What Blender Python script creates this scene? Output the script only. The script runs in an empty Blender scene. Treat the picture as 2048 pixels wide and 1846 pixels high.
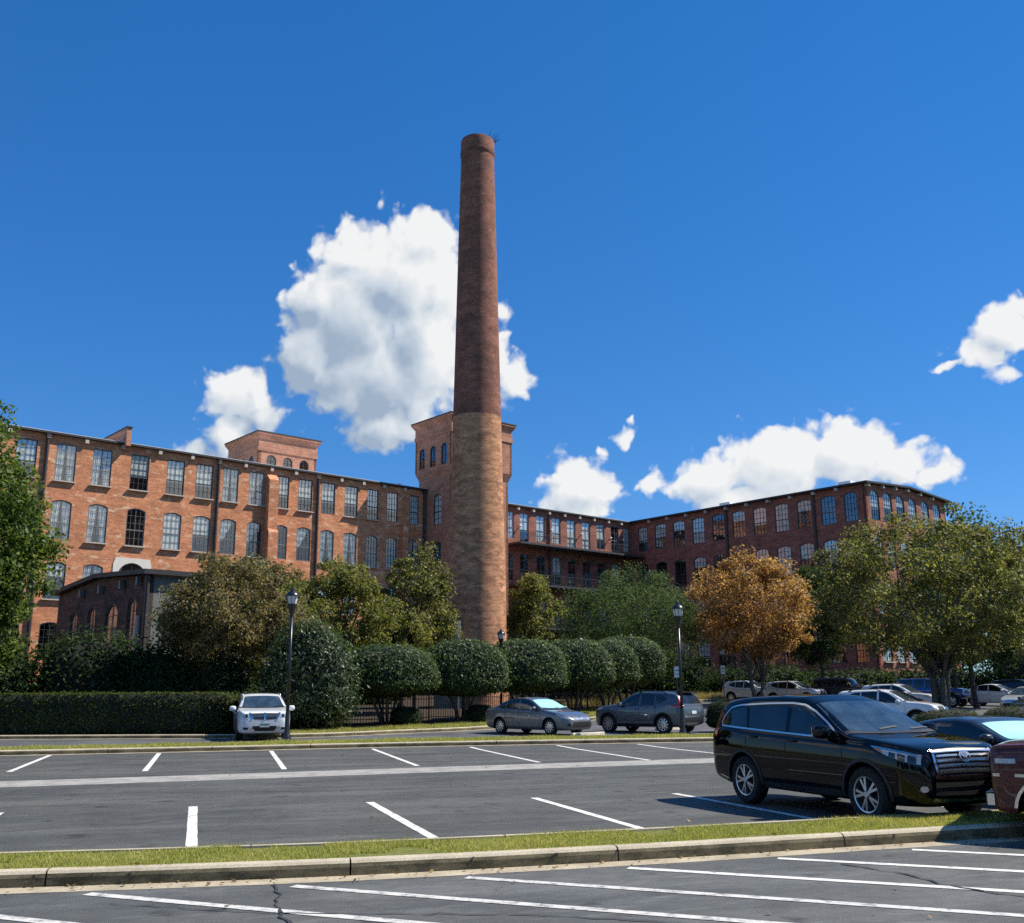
import bpy, bmesh, math, random
import numpy as np
from mathutils import Vector, Matrix
from mathutils.bvhtree import BVHTree

rad = math.radians
random.seed(7)
rng = np.random.default_rng(11)
scene = bpy.context.scene
COL = scene.collection

# ------------------------------------------------------------------ camera
CAM_H = 1.72
_p = math.atan(463 / 2012.0)
_r = rad(0.35)
fw = Vector((0, math.cos(_p), math.sin(_p)))
up0 = Vector((0, -math.sin(_p), math.cos(_p)))
r0 = Vector((1, 0, 0))
rt = r0 * math.cos(_r) - up0 * math.sin(_r)
upv = r0 * math.sin(_r) + up0 * math.cos(_r)
cam = bpy.data.cameras.new('camera')
cam.sensor_width = 36.0
cam.lens = 36.0 * 2012 / 2048
cam.clip_end = 6000
cam.clip_start = 0.1
cob = bpy.data.objects.new('camera', cam)
COL.objects.link(cob)
cob.matrix_world = Matrix((
    (rt.x, upv.x, -fw.x, 0), (rt.y, upv.y, -fw.y, 0), (rt.z, upv.z, -fw.z, CAM_H), (0, 0, 0, 1)))
scene.camera = cob

# ------------------------------------------------------------------ sun, sky, exposure
SUN_AZ, SUN_EL = rad(80), rad(50)
SUN = Vector((math.sin(SUN_AZ) * math.cos(SUN_EL), math.cos(SUN_AZ) * math.cos(SUN_EL), math.sin(SUN_EL)))
sl = bpy.data.lights.new('sun', 'SUN')
sl.energy = 5.0
sl.angle = rad(0.53)
sl.color = (1.0, 0.93, 0.81)
so = bpy.data.objects.new('sun', sl)
COL.objects.link(so)
so.location = (60, 10, 80)
so.rotation_euler = SUN.to_track_quat('Z', 'Y').to_euler()

vs = scene.view_settings
vs.view_transform = 'Standard'
vs.look = 'None'
vs.exposure = 0.45
vs.gamma = 1.0
vs.use_curve_mapping = False
scene.cycles.max_bounces = 7
scene.cycles.diffuse_bounces = 3
scene.cycles.glossy_bounces = 3
scene.cycles.transmission_bounces = 4
scene.cycles.transparent_max_bounces = 12
scene.cycles.caustics_reflective = False
scene.cycles.caustics_refractive = False
scene.cycles.use_adaptive_sampling = True
scene.cycles.adaptive_threshold = .013
scene.cycles.adaptive_min_samples = 8
scene.cycles.sample_clamp_indirect = 6.0
scene.cycles.sample_clamp_direct = 30.0
try:
    scene.cycles.use_denoising = False
    scene.cycles.denoiser = 'OPENIMAGEDENOISE'
    scene.cycles.denoising_input_passes = 'RGB_ALBEDO_NORMAL'
    scene.cycles.denoising_prefilter = 'ACCURATE'
except Exception:
    pass

world = bpy.data.worlds.new('World')
scene.world = world
world.use_nodes = True
wt = world.node_tree
for n in list(wt.nodes):
    wt.nodes.remove(n)


def nd(tree, typ, **kw):
    n = tree.nodes.new(typ)
    for k, v in kw.items():
        if k == 'ins':
            for a, b in v.items():
                n.inputs[a].default_value = b
        else:
            setattr(n, k, v)
    return n


# cumulus clouds in view: (azimuth, elevation, half width, half height) in radians
CLOUDS = [(-0.1175, 0.4028, 0.0793, 0.0707), (-0.1683, 0.3621, 0.0725, 0.0713), (-0.0918, 0.4418, 0.0374, 0.0305), (-0.136, 0.31, 0.0929, 0.0632), (-0.1997, 0.3795, 0.0385, 0.0425), (-0.2048, 0.3215, 0.0404, 0.0456), (-0.0901, 0.3358, 0.0573, 0.0727), (-0.0699, 0.3946, 0.0318, 0.0478), (-0.1246, 0.2612, 0.056, 0.0271), (-0.1705, 0.4241, 0.0393, 0.0304), (-0.0117, 0.3757, 0.0116, 0.0126), (-0.0076, 0.3503, 0.0084, 0.0078), (0.0036, 0.307, 0.0249, 0.0256), (-0.0197, 0.3366, 0.0209, 0.0293), (-0.2760, 0.2834, 0.0440, 0.0300), (-0.252, 0.2655, 0.0290, 0.0220), (-0.3111, 0.2261, 0.0330, 0.0150), (-0.280, 0.2473, 0.0310, 0.0260), (0.0686, 0.1945, 0.0477, 0.0372), (0.0589, 0.217, 0.0213, 0.0208), (0.0897, 0.2337, 0.0071, 0.0079), (0.1155, 0.2478, 0.0162, 0.0128), (0.1221, 0.2638, 0.0051, 0.0089), (0.144, 0.2024, 0.0188, 0.0157), (0.1983, 0.2027, 0.0411, 0.0302), (0.2665, 0.2135, 0.0605, 0.0455), (0.3325, 0.2207, 0.0493, 0.0399), (0.3311, 0.2478, 0.0119, 0.0122), (0.3764, 0.2054, 0.039, 0.0254), (0.4123, 0.193, 0.0261, 0.0164), (0.2359, 0.1814, 0.0749, 0.0241), (0.4769, 0.3188, 0.0306, 0.027), (0.4535, 0.2999, 0.0312, 0.0169), (0.4951, 0.3313, 0.0202, 0.0173), (0.4722, 0.2779, 0.0155, 0.0079), (0.4285, 0.2888, 0.0162, 0.0054)]
# unseen fair-weather cumulus all round, more and larger, to lift the fill light
_cr = random.Random(3)
for k in range(22):
    a = 0.78 + k * (2 * math.pi - 1.56) / 21 + _cr.uniform(-.12, .12)
    if a > math.pi:
        a -= 2 * math.pi
    CLOUDS.append((a, _cr.uniform(.14, .55), _cr.uniform(.09, .20), _cr.uniform(.05, .11)))


def cloud_group(gname, blobs):
    blobs = [(a, e, ru * 1.13, rv * 1.13) for a, e, ru, rv in blobs]
    """field of one bank of cumulus: how deep inside the cloud a direction lies"""
    g = bpy.data.node_groups.new(gname, 'ShaderNodeTree')
    g.interface.new_socket('UV', in_out='INPUT', socket_type='NodeSocketVector')
    g.interface.new_socket('Density', in_out='OUTPUT', socket_type='NodeSocketFloat')
    g.interface.new_socket('Body', in_out='OUTPUT', socket_type='NodeSocketFloat')
    gi = nd(g, 'NodeGroupInput')
    go = nd(g, 'NodeGroupOutput')
    L = g.links.new
    uv = gi.outputs['UV']
    nw = nd(g, 'ShaderNodeTexNoise', noise_dimensions='2D', ins={'Scale': 24.0, 'Detail': 3.0, 'Roughness': .5}); L(uv, nw.inputs['Vector'])
    sb = nd(g, 'ShaderNodeVectorMath', operation='SUBTRACT'); L(nw.outputs['Color'], sb.inputs[0]); sb.inputs[1].default_value = (.5, .5, .5)
    ma = nd(g, 'ShaderNodeVectorMath', operation='MULTIPLY_ADD'); L(sb.outputs[0], ma.inputs[0]); ma.inputs[1].default_value = (.03, .025, 0); L(uv, ma.inputs[2])
    acc = None
    for (a, e, ru, rv) in blobs:
        v = nd(g, 'ShaderNodeVectorMath', operation='MULTIPLY_ADD')
        L(ma.outputs[0], v.inputs[0])
        v.inputs[1].default_value = (1 / ru, 1 / rv, 0)
        v.inputs[2].default_value = (-a / ru, -e / rv, 0)
        ln = nd(g, 'ShaderNodeVectorMath', operation='LENGTH'); L(v.outputs[0], ln.inputs[0])
        # small puffs stay shallow, large ones grow deep
        dp = nd(g, 'ShaderNodeMath', operation='MULTIPLY_ADD'); L(ln.outputs['Value'], dp.inputs[0])
        k = min(1.0, .35 + min(ru, rv) / .06); dp.inputs[1].default_value = -k; dp.inputs[2].default_value = k
        if acc is None:
            acc = dp.outputs[0]
        else:
            mn = nd(g, 'ShaderNodeMath', operation='SMOOTH_MAX'); mn.inputs[2].default_value = .12
            L(acc, mn.inputs[0]); L(dp.outputs[0], mn.inputs[1]); acc = mn.outputs[0]
    # cauliflower relief
    vo = nd(g, 'ShaderNodeTexVoronoi', feature='SMOOTH_F1', voronoi_dimensions='2D', ins={'Scale': 46.0, 'Detail': 1.6, 'Roughness': .5, 'Smoothness': .5})
    L(ma.outputs[0], vo.inputs['Vector'])
    fb = nd(g, 'ShaderNodeTexNoise', noise_dimensions='2D', ins={'Scale': 30.0, 'Detail': 6.0, 'Roughness': .56}); L(uv, fb.inputs['Vector'])
    m1 = nd(g, 'ShaderNodeMath', operation='MULTIPLY_ADD'); L(vo.outputs['Distance'], m1.inputs[0]); m1.inputs[1].default_value = -.62; m1.inputs[2].default_value = .28
    m2 = nd(g, 'ShaderNodeMath', operation='MULTIPLY_ADD'); L(fb.outputs['Fac'], m2.inputs[0]); m2.inputs[1].default_value = .86; m2.inputs[2].default_value = -.43
    s1 = nd(g, 'ShaderNodeMath', operation='ADD'); L(m1.outputs[0], s1.inputs[0]); L(m2.outputs[0], s1.inputs[1])
    # the relief fades out towards the solid heart of the cloud
    kk = nd(g, 'ShaderNodeMapRange', ins={'From Min': .1, 'From Max': .75, 'To Min': 1.0, 'To Max': .20}); L(acc, kk.inputs['Value'])
    s1b = nd(g, 'ShaderNodeMath', operation='MULTIPLY'); L(s1.outputs[0], s1b.inputs[0]); L(kk.outputs[0], s1b.inputs[1])
    s2 = nd(g, 'ShaderNodeMath', operation='MULTIPLY_ADD'); L(acc, s2.inputs[0]); s2.inputs[1].default_value = 1.25; L(s1b.outputs[0], s2.inputs[2])
    L(s2.outputs[0], go.inputs['Density']); L(acc, go.inputs['Body'])
    return g


WL = wt.links.new
SKY_STRENGTH = 0.073
tc = nd(wt, 'ShaderNodeTexCoord')
sky = nd(wt, 'ShaderNodeTexSky', sky_type='NISHITA', sun_disc=False, sun_elevation=SUN_EL, sun_rotation=SUN_AZ,
         altitude=200.0, air_density=1.0, dust_density=0.0, ozone_density=4.0)
hs0 = nd(wt, 'ShaderNodeHueSaturation', ins={'Saturation': 1.32, 'Value': 1.12, 'Hue': .5}); WL(sky.outputs[0], hs0.inputs['Color'])
hs1 = nd(wt, 'ShaderNodeGamma', ins={'Gamma': .7}); WL(hs0.outputs[0], hs1.inputs['Color'])
hs = nd(wt, 'ShaderNodeVectorMath', operation='MULTIPLY'); WL(hs1.outputs[0], hs.inputs[0]); hs.inputs[1].default_value = (.87, 1.39, 2.06)
sep = nd(wt, 'ShaderNodeSeparateXYZ'); WL(tc.outputs['Generated'], sep.inputs[0])
az = nd(wt, 'ShaderNodeMath', operation='ARCTAN2'); WL(sep.outputs[0], az.inputs[0]); WL(sep.outputs[1], az.inputs[1])
elv = nd(wt, 'ShaderNodeMath', operation='ARCSINE'); WL(sep.outputs[2], elv.inputs[0])
uvn_ = nd(wt, 'ShaderNodeCombineXYZ'); WL(az.outputs[0], uvn_.inputs[0]); WL(elv.outputs[0], uvn_.inputs[1])


def wmath(op, a, b=None, c=None, clamp=False):
    n = nd(wt, 'ShaderNodeMath', operation=op, use_clamp=clamp)
    for i, v in enumerate((a, b, c)):
        if v is None: continue
        if isinstance(v, (int, float)): n.inputs[i].default_value = v
        else: WL(v, n.inputs[i])
    return n.outputs[0]


bg_clear = nd(wt, 'ShaderNodeBackground', ins={'Strength': SKY_STRENGTH}); WL(hs.outputs[0], bg_clear.inputs['Color'])


def bank(gname, blobs):
    """sky with one bank of clouds: white where the sun reaches the cloud, blue-grey where cloud stands in its way"""
    G = cloud_group(gname, blobs)
    fld = []
    for off in ((0, 0, 0), (.012, .015, 0), (.042, .062, 0)):
        ad = nd(wt, 'ShaderNodeVectorMath', operation='ADD'); WL(uvn_.outputs[0], ad.inputs[0]); ad.inputs[1].default_value = off
        c = nd(wt, 'ShaderNodeGroup', node_tree=G); WL(ad.outputs[0], c.inputs['UV']); fld.append(c)
    den, bod = fld[0].outputs['Density'], fld[0].outputs['Body']
    al = nd(wt, 'ShaderNodeMapRange', interpolation_type='SMOOTHSTEP', ins={'From Min': .0, 'From Max': .42, 'To Max': .985}); WL(den, al.inputs['Value'])
    relief = wmath('SUBTRACT', den, fld[1].outputs['Density'])
    lit = wmath('MULTIPLY_ADD', relief, .80, .95)
    lit = wmath('MULTIPLY_ADD', wmath('MAXIMUM', fld[2].outputs['Body'], 0.0), -.78, lit)
    lit = wmath('MULTIPLY_ADD', wmath('MAXIMUM', den, 0.0), -.06, lit, clamp=True)
    cc = nd(wt, 'ShaderNodeValToRGB')
    cc.color_ramp.elements[0].position = .1; cc.color_ramp.elements[0].color = (.38, .48, .62, 1)
    cc.color_ramp.elements[1].position = 1.0; cc.color_ramp.elements[1].color = (.97, .98, .98, 1)
    e_ = cc.color_ramp.elements.new(.5); e_.color = (.64, .72, .81, 1)
    WL(lit, cc.inputs[0])
    cm = nd(wt, 'ShaderNodeVectorMath', operation='SCALE'); WL(cc.outputs[0], cm.inputs[0]); cm.inputs['Scale'].default_value = 9.3
    mx = nd(wt, 'ShaderNodeMix', data_type='RGBA'); WL(al.outputs[0], mx.inputs['Factor']); WL(hs.outputs[0], mx.inputs['A']); WL(cm.outputs[0], mx.inputs['B'])
    b_ = nd(wt, 'ShaderNodeBackground', ins={'Strength': SKY_STRENGTH}); WL(mx.outputs['Result'], b_.inputs['Color'])
    return b_.outputs[0]


def wmix(fac, a, b):
    m_ = nd(wt, 'ShaderNodeMixShader'); WL(fac, m_.inputs[0]); WL(a, m_.inputs[1]); WL(b, m_.inputs[2]); return m_.outputs[0]


split = lambda c: c[0] > .045 + .5 * (c[1] - .25)
ahead = [c for c in CLOUDS if abs(c[0]) < .6]
is_right = wmath('GREATER_THAN', az.outputs[0], wmath('MULTIPLY_ADD', elv.outputs[0], .5, .045 - .125))
is_round = wmath('GREATER_THAN', wmath('ABSOLUTE', az.outputs[0]), .62)
in_band = wmath('MULTIPLY', wmath('GREATER_THAN', elv.outputs[0], .05), wmath('LESS_THAN', elv.outputs[0], .72))
sh = wmix(is_right, bank('cumulus_west', [c for c in ahead if not split(c)]), bank('cumulus_east', [c for c in ahead if split(c)]))
sh = wmix(is_round, sh, bank('cumulus_round', [c for c in CLOUDS if abs(c[0]) >= .6]))
sh = wmix(in_band, bg_clear.outputs[0], sh)
wo = nd(wt, 'ShaderNodeOutputWorld'); WL(sh, wo.inputs['Surface'])
world.cycles.sampling_method = 'MANUAL'
world.cycles.sample_map_resolution = 512


# ------------------------------------------------------------------ helpers
def gz(Y):
    return 0.012 * min(max(Y - 33, 0), 12) + 0.022 * min(max(0, Y - 45), 70)


def tag(o, label=None, cat=None, group=None, kind=None):
    if label: o['label'] = label
    if cat: o['category'] = cat
    if group: o['group'] = group
    if kind: o['kind'] = kind
    return o


def empty(name, loc=(0, 0, 0), rz=0.0, parent=None):
    o = bpy.data.objects.new(name, None)
    o.empty_display_size = .3
    COL.objects.link(o)
    o.location = loc
    o.rotation_euler = (0, 0, rz)
    if parent: o.parent = parent
    return o


def link(name, me, parent=None, loc=None, rz=None):
    o = bpy.data.objects.new(name, me)
    COL.objects.link(o)
    if parent: o.parent = parent
    if loc is not None: o.location = loc
    if rz is not None: o.rotation_euler = (0, 0, rz)
    return o


def copy_tree(o, parent=None):
    c = o.copy()
    COL.objects.link(c)
    c.parent = parent
    for ch in list(o.children):
        copy_tree(ch, c)
    return c


class MB:
    """collects simple shapes into one mesh"""
    def __init__(self):
        self.v = []; self.f = []; self.uv = None; self.mi = []

    def add(self, verts, faces, mi=0):
        b = len(self.v)
        self.v += [tuple(p) for p in verts]
        self.f += [tuple(i + b for i in f) for f in faces]
        self.mi += [mi] * len(faces)
        return self

    def box(self, c, s, rz=0.0, mi=0, taper=1.0):
        hx, hy, hz = s[0] / 2, s[1] / 2, s[2] / 2
        ca, sa = math.cos(rz), math.sin(rz)
        vs_ = []
        for z in (-hz, hz):
            k = taper if z > 0 else 1.0
            for x, y in ((-hx, -hy), (hx, -hy), (hx, hy), (-hx, hy)):
                x, y = x * k, y * k
                vs_.append((c[0] + x * ca - y * sa, c[1] + x * sa + y * ca, c[2] + z))
        return self.add(vs_, [(3, 2, 1, 0), (4, 5, 6, 7), (0, 1, 5, 4), (1, 2, 6, 5), (2, 3, 7, 6), (3, 0, 4, 7)], mi)

    def tube(self, pts, radii, n=8, mi=0, cap=True):
        pts = [Vector(p) for p in pts]
        vs_, fs = [], []
        ref = Vector((0.31, 0.17, 0.93))
        for i, p in enumerate(pts):
            d = (pts[min(i + 1, len(pts) - 1)] - pts[max(i - 1, 0)])
            d = d.normalized() if d.length > 1e-9 else Vector((0, 0, 1))
            rr = ref if abs(d.dot(ref)) < .95 else Vector((1, 0, 0))
            a = d.cross(rr).normalized(); b = d.cross(a)
            for k in range(n):
                t = 2 * math.pi * k / n
                vs_.append(p + (a * math.cos(t) + b * math.sin(t)) * radii[i])
        for i in range(len(pts) - 1):
            for k in range(n):
                k2 = (k + 1) % n
                fs.append((i * n + k, i * n + k2, (i + 1) * n + k2, (i + 1) * n + k))
        if cap:
            fs.append(tuple(reversed(range(n))))
            fs.append(tuple((len(pts) - 1) * n + k for k in range(n)))
        return self.add(vs_, fs, mi)

    def lathe(self, prof, n=24, c=(0, 0, 0), axis='z', mi=0, cap=True):
        """prof = [(r, h)] from bottom to top"""
        vs_, fs = [], []
        for r, h in prof:
            for k in range(n):
                t = 2 * math.pi * k / n
                x, y = r * math.cos(t), r * math.sin(t)
                if axis == 'z': q = (x, y, h)
                elif axis == 'y': q = (x, h, -y)
                else: q = (h, x, y)
                vs_.append((q[0] + c[0], q[1] + c[1], q[2] + c[2]))
        for i in range(len(prof) - 1):
            for k in range(n):
                k2 = (k + 1) % n
                fs.append((i * n + k, i * n + k2, (i + 1) * n + k2, (i + 1) * n + k))
        if cap:
            fs.append(tuple(reversed(range(n)))); fs.append(tuple((len(prof) - 1) * n + k for k in range(n)))
        return self.add(vs_, fs, mi)

    def ellipsoid(self, c, s, n=12, m=8, mi=0, power=1.0):
        vs_, fs = [], []
        for j in range(m + 1):
            ph = -math.pi / 2 + math.pi * j / m
            for k in range(n):
                t = 2 * math.pi * k / n
                sg = lambda a: math.copysign(abs(a) ** power, a)
                vs_.append((c[0] + s[0] * sg(math.cos(ph)) * sg(math.cos(t)), c[1] + s[1] * sg(math.cos(ph)) * sg(math.sin(t)), c[2] + s[2] * sg(math.sin(ph))))
        for j in range(m):
            for k in range(n):
                k2 = (k + 1) % n
                fs.append((j * n + k, j * n + k2, (j + 1) * n + k2, (j + 1) * n + k))
        return self.add(vs_, fs, mi)

    def mesh(self, name, mats, smooth=False, angle=None):
        me = bpy.data.meshes.new(name)
        me.from_pydata(self.v, [], self.f)
        if not isinstance(mats, (list, tuple)): mats = [mats]
        for m in mats: me.materials.append(m)
        if len(mats) > 1: me.polygons.foreach_set('material_index', self.mi)
        bm = bmesh.new(); bm.from_mesh(me)
        bmesh.ops.recalc_face_normals(bm, faces=bm.faces)
        if smooth:
            for f in bm.faces: f.smooth = True
            if angle is not None:
                for e in bm.edges:
                    if len(e.link_faces) == 2 and e.calc_face_angle(0) > angle: e.smooth = False
        bm.to_mesh(me); bm.free()
        return me

    def build(self, name, mats, parent=None, smooth=False, angle=None, loc=None, rz=None):
        return link(name, self.mesh(name, mats, smooth, angle), parent, loc, rz)


# ------------------------------------------------------------------ materials
MATS = {}


def mat_new(name):
    m = bpy.data.materials.new(name)
    m.use_nodes = True
    t = m.node_tree
    b = t.nodes['Principled BSDF']
    return m, t, b


def mix_rgb(t, fac, a, b, blend='MIX'):
    n = nd(t, 'ShaderNodeMix', data_type='RGBA', blend_type=blend)
    for sock, val in (('Factor', fac), ('A', a), ('B', b)):
        if hasattr(val, 'is_linked') or hasattr(val, 'links'):
            t.links.new(val, n.inputs[sock])
        else:
            n.inputs[sock].default_value = val if sock == 'Factor' else (*val[:3], 1)
    return n.outputs['Result']


def noise(t, vec, scale, detail=4, rough=.55, sx=(1, 1, 1)):
    if sx != (1, 1, 1):
        mp = nd(t, 'ShaderNodeMapping'); mp.inputs['Scale'].default_value = sx
        t.links.new(vec, mp.inputs['Vector']); vec = mp.outputs[0]
    n = nd(t, 'ShaderNodeTexNoise', ins={'Scale': scale, 'Detail': detail, 'Roughness': rough})
    t.links.new(vec, n.inputs['Vector'])
    return n.outputs['Fac']


def ramp(t, fac, stops):
    r = nd(t, 'ShaderNodeValToRGB')
    cr = r.color_ramp
    cr.elements[0].position, cr.elements[0].color = stops[0][0], (*stops[0][1], 1)
    cr.elements[1].position, cr.elements[1].color = stops[-1][0], (*stops[-1][1], 1)
    for p, c in stops[1:-1]:
        e = cr.elements.new(p); e.color = (*c, 1)
    t.links.new(fac, r.inputs[0])
    return r.outputs[0]


def g3(v): return (v, v, v)


def simple(name, col, rough=.6, metal=0.0, var=.12, scale=6.0, spec=.5, coat=0.0, ior=1.5, bump=0.0, bscale=60):
    m, t, b = mat_new(name)
    tc_ = nd(t, 'ShaderNodeTexCoord')
    f = noise(t, tc_.outputs['Object'], scale, 5)
    lo = tuple(c * (1 - var) for c in col); hi = tuple(min(1, c * (1 + var)) for c in col)
    t.links.new(ramp(t, f, [(.3, lo), (.7, hi)]), b.inputs['Base Color'])
    b.inputs['Roughness'].default_value = rough
    b.inputs['Metallic'].default_value = metal
    b.inputs['Specular IOR Level'].default_value = spec
    b.inputs['IOR'].default_value = ior
    b.inputs['Coat Weight'].default_value = coat
    b.inputs['Coat Roughness'].default_value = .02
    if bump:
        f2 = noise(t, tc_.outputs['Object'], bscale, 3)
        bp = nd(t, 'ShaderNodeBump', ins={'Strength': bump, 'Distance': .02}); t.links.new(f2, bp.inputs['Height']); t.links.new(bp.outputs[0], b.inputs['Normal'])
    MATS[name] = m
    return m


def brick_mat(name, c1, c2, mortar, patch=None, patch_amt=.62, dirt=(.3, .26, .22), dirt_amt=.5, big=.35, mott=None):
    m, t, b = mat_new(name)
    uvn = nd(t, 'ShaderNodeUVMap', uv_map='UVMap')
    uv = uvn.outputs[0]
    br = nd(t, 'ShaderNodeTexBrick', offset=.5, ins={'Scale': 1.0, 'Brick Width': .215, 'Row Height': .075, 'Mortar Size': .009, 'Mortar Smooth': .2, 'Bias': 0.0})
    br.inputs['Color1'].default_value = (*c1, 1); br.inputs['Color2'].default_value = (*c2, 1); br.inputs['Mortar'].default_value = (*mortar, 1)
    t.links.new(uv, br.inputs['Vector'])
    col = br.outputs['Color']
    n1 = noise(t, uv, .9, 6, .6, (.7, 1.6, 1))
    col = mix_rgb(t, 1.0, col, ramp(t, n1, [(.36, g3(1 - big)), (.64, g3(1 + big * .6))]), 'MULTIPLY')
    n2 = noise(t, uv, 3.2, 5, .65, (.5, 1.7, 1))
    col = mix_rgb(t, 1.0, col, ramp(t, n2, [(.3, g3(.72)), (.7, g3(1.22))]), 'MULTIPLY')
    n4 = noise(t, uv, 9.0, 3, .6, (.6, 1.6, 1))
    col = mix_rgb(t, 1.0, col, ramp(t, n4, [(.3, g3(.84)), (.7, g3(1.14))]), 'MULTIPLY')
    if mott:
        n5 = noise(t, uv, 2.0, 8, .78, (.7, 1.35, 1))
        col = mix_rgb(t, ramp(t, n5, [(.44, g3(0)), (.58, g3(1))]), col, mott)
    n3 = noise(t, uv, .45, 7, .7, (1.0, .5, 1))
    col = mix_rgb(t, ramp(t, n3, [(.50, g3(0)), (.64, g3(dirt_amt))]), col, dirt)
    if patch:
        n6 = noise(t, uv, 1.1, 7, .7, (.7, 1.5, 1))
        col = mix_rgb(t, ramp(t, n6, [(patch_amt, g3(0)), (patch_amt + .09, g3(.75))]), col, patch)
    t.links.new(col, b.inputs['Base Color'])
    b.inputs['Roughness'].default_value = .92
    b.inputs['Specular IOR Level'].default_value = .2
    bp = nd(t, 'ShaderNodeBump', ins={'Strength': .5, 'Distance': .012}); t.links.new(n4, bp.inputs['Height']); t.links.new(bp.outputs[0], b.inputs['Normal'])
    MATS[name] = m
    return m


def leaf_mat(name, stops, trans=.35, rough=.55, tint=None, spec=.35):
    m, t, b = mat_new(name)
    gn = nd(t, 'ShaderNodeNewGeometry')
    tc_ = nd(t, 'ShaderNodeTexCoord')
    f2 = noise(t, tc_.outputs['Object'], .55, 3)
    ma = nd(t, 'ShaderNodeMath', operation='MULTIPLY_ADD', use_clamp=True); t.links.new(f2, ma.inputs[0]); ma.inputs[1].default_value = 1.3; ma.inputs[2].default_value = -.65
    ad = nd(t, 'ShaderNodeMath', operation='MULTIPLY_ADD', use_clamp=True); t.links.new(gn.outputs['Random Per Island'], ad.inputs[0]); ad.inputs[1].default_value = .75
    t.links.new(ma.outputs[0], ad.inputs[2])
    col = ramp(t, ad.outputs[0], stops)
    t.links.new(col, b.inputs['Base Color'])
    b.inputs['Roughness'].default_value = rough
    b.inputs['Specular IOR Level'].default_value = spec
    tr = nd(t, 'ShaderNodeBsdfTranslucent')
    t.links.new(mix_rgb(t, 1.0, col, (1.25, 1.3, .7), 'MULTIPLY'), tr.inputs['Color'])
    ms = nd(t, 'ShaderNodeMixShader'); ms.inputs[0].default_value = trans
    t.links.new(b.outputs[0], ms.inputs[1]); t.links.new(tr.outputs[0], ms.inputs[2])
    t.links.new(ms.outputs[0], t.nodes['Material Output'].inputs['Surface'])
    MATS[name] = m
    return m


def glass_mat(name, tint, ior=1.55, transp=.75, rough=.02):
    """window glass: tinted see-through plus a mirror-like skin"""
    m, t, b = mat_new(name)
    t.nodes.remove(b)
    tr = nd(t, 'ShaderNodeBsdfTransparent'); tr.inputs[0].default_value = (*tint, 1)
    gl = nd(t, 'ShaderNodeBsdfGlossy', ins={'Roughness': rough}); gl.inputs[0].default_value = (.95, .97, 1, 1)
    lw = nd(t, 'ShaderNodeLayerWeight', ins={'Blend': .5})
    pw = nd(t, 'ShaderNodeMath', operation='POWER'); t.links.new(lw.outputs['Facing'], pw.inputs[0]); pw.inputs[1].default_value = 4.0
    f0 = ((ior - 1) / (ior + 1)) ** 2 * 1.8
    fr = nd(t, 'ShaderNodeMath', operation='MULTIPLY_ADD'); t.links.new(pw.outputs[0], fr.inputs[0]); fr.inputs[1].default_value = 1 - f0; fr.inputs[2].default_value = f0
    tc_ = nd(t, 'ShaderNodeTexCoord')
    wv = noise(t, tc_.outputs['Object'], .8, 2)
    bp = nd(t, 'ShaderNodeBump', ins={'Strength': .12, 'Distance': .05}); t.links.new(wv, bp.inputs['Height'])
    t.links.new(bp.outputs[0], gl.inputs['Normal'])
    ms = nd(t, 'ShaderNodeMixShader'); t.links.new(fr.outputs[0], ms.inputs[0]); t.links.new(tr.outputs[0], ms.inputs[1]); t.links.new(gl.outputs[0], ms.inputs[2])
    t.links.new(ms.outputs[0], t.nodes['Material Output'].inputs['Surface'])
    MATS[name] = m
    return m


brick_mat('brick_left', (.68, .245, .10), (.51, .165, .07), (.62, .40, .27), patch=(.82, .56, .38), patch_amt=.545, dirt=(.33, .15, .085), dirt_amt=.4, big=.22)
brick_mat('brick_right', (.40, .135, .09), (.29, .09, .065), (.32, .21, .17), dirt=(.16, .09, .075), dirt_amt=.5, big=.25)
brick_mat('brick_tower', (.56, .26, .165), (.46, .20, .125), (.44, .29, .22), dirt=(.28, .14, .10), dirt_amt=.4, big=.22)
brick_mat('brick_boiler', (.19, .085, .062), (.12, .06, .048), (.17, .11, .095), dirt=(.04, .035, .03), dirt_amt=.6, big=.35)
brick_mat('brick_stack_top', (.30, .115, .08), (.20, .075, .055), (.27, .17, .13), dirt=(.10, .065, .055), dirt_amt=.6, big=.3)
brick_mat('brick_stack_low', (.68, .32, .175), (.53, .215, .115), (.56, .36, .22), mott=(.26, .135, .078), dirt=(.58, .34, .185), dirt_amt=.4, big=.32)
simple('stucco_grey', (.17, .185, .17), .9, var=.15, scale=2)
simple('render_white', (.72, .68, .60), .85, var=.06)
simple('concrete_light', (.52, .46, .36), .9, var=.22, scale=3, bump=.3)
simple('fascia_dark', (.025, .026, .03), .6)
simple('membrane', (.72, .73, .75), .7)
simple('trim_pale', (.50, .44, .38), .8)
simple('frame_dark', (.06, .065, .07), .45)
simple('frame_grey', (.17, .18, .18), .5)
simple('interior_dark', (.02, .02, .022), .9)
simple('blind_white', (.86, .88, .85), .8, var=.04)
simple('curtain_white', (.82, .84, .83), .85, var=.08, scale=14)
simple('pipe_dark', (.045, .035, .035), .5)
simple('lamp_black', (.013, .015, .016), .32, var=.1, spec=.6)
simple('lamp_glass', (.62, .64, .62), .35, var=.03)
simple('iron_black', (.015, .015, .016), .5)
simple('sign_white', (.78, .79, .78), .5, var=.03)
simple('sign_post', (.10, .12, .10), .6)
glass_mat('window_glass', (.90, .93, .92), ior=1.95)
simple('bark_grey', (.11, .095, .08), .95, var=.35, scale=9, bump=.5)
simple('bark_dark', (.055, .045, .037), .95, var=.3, scale=9, bump=.5)
simple('twig_dark', (.012, .014, .009), .95)
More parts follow.
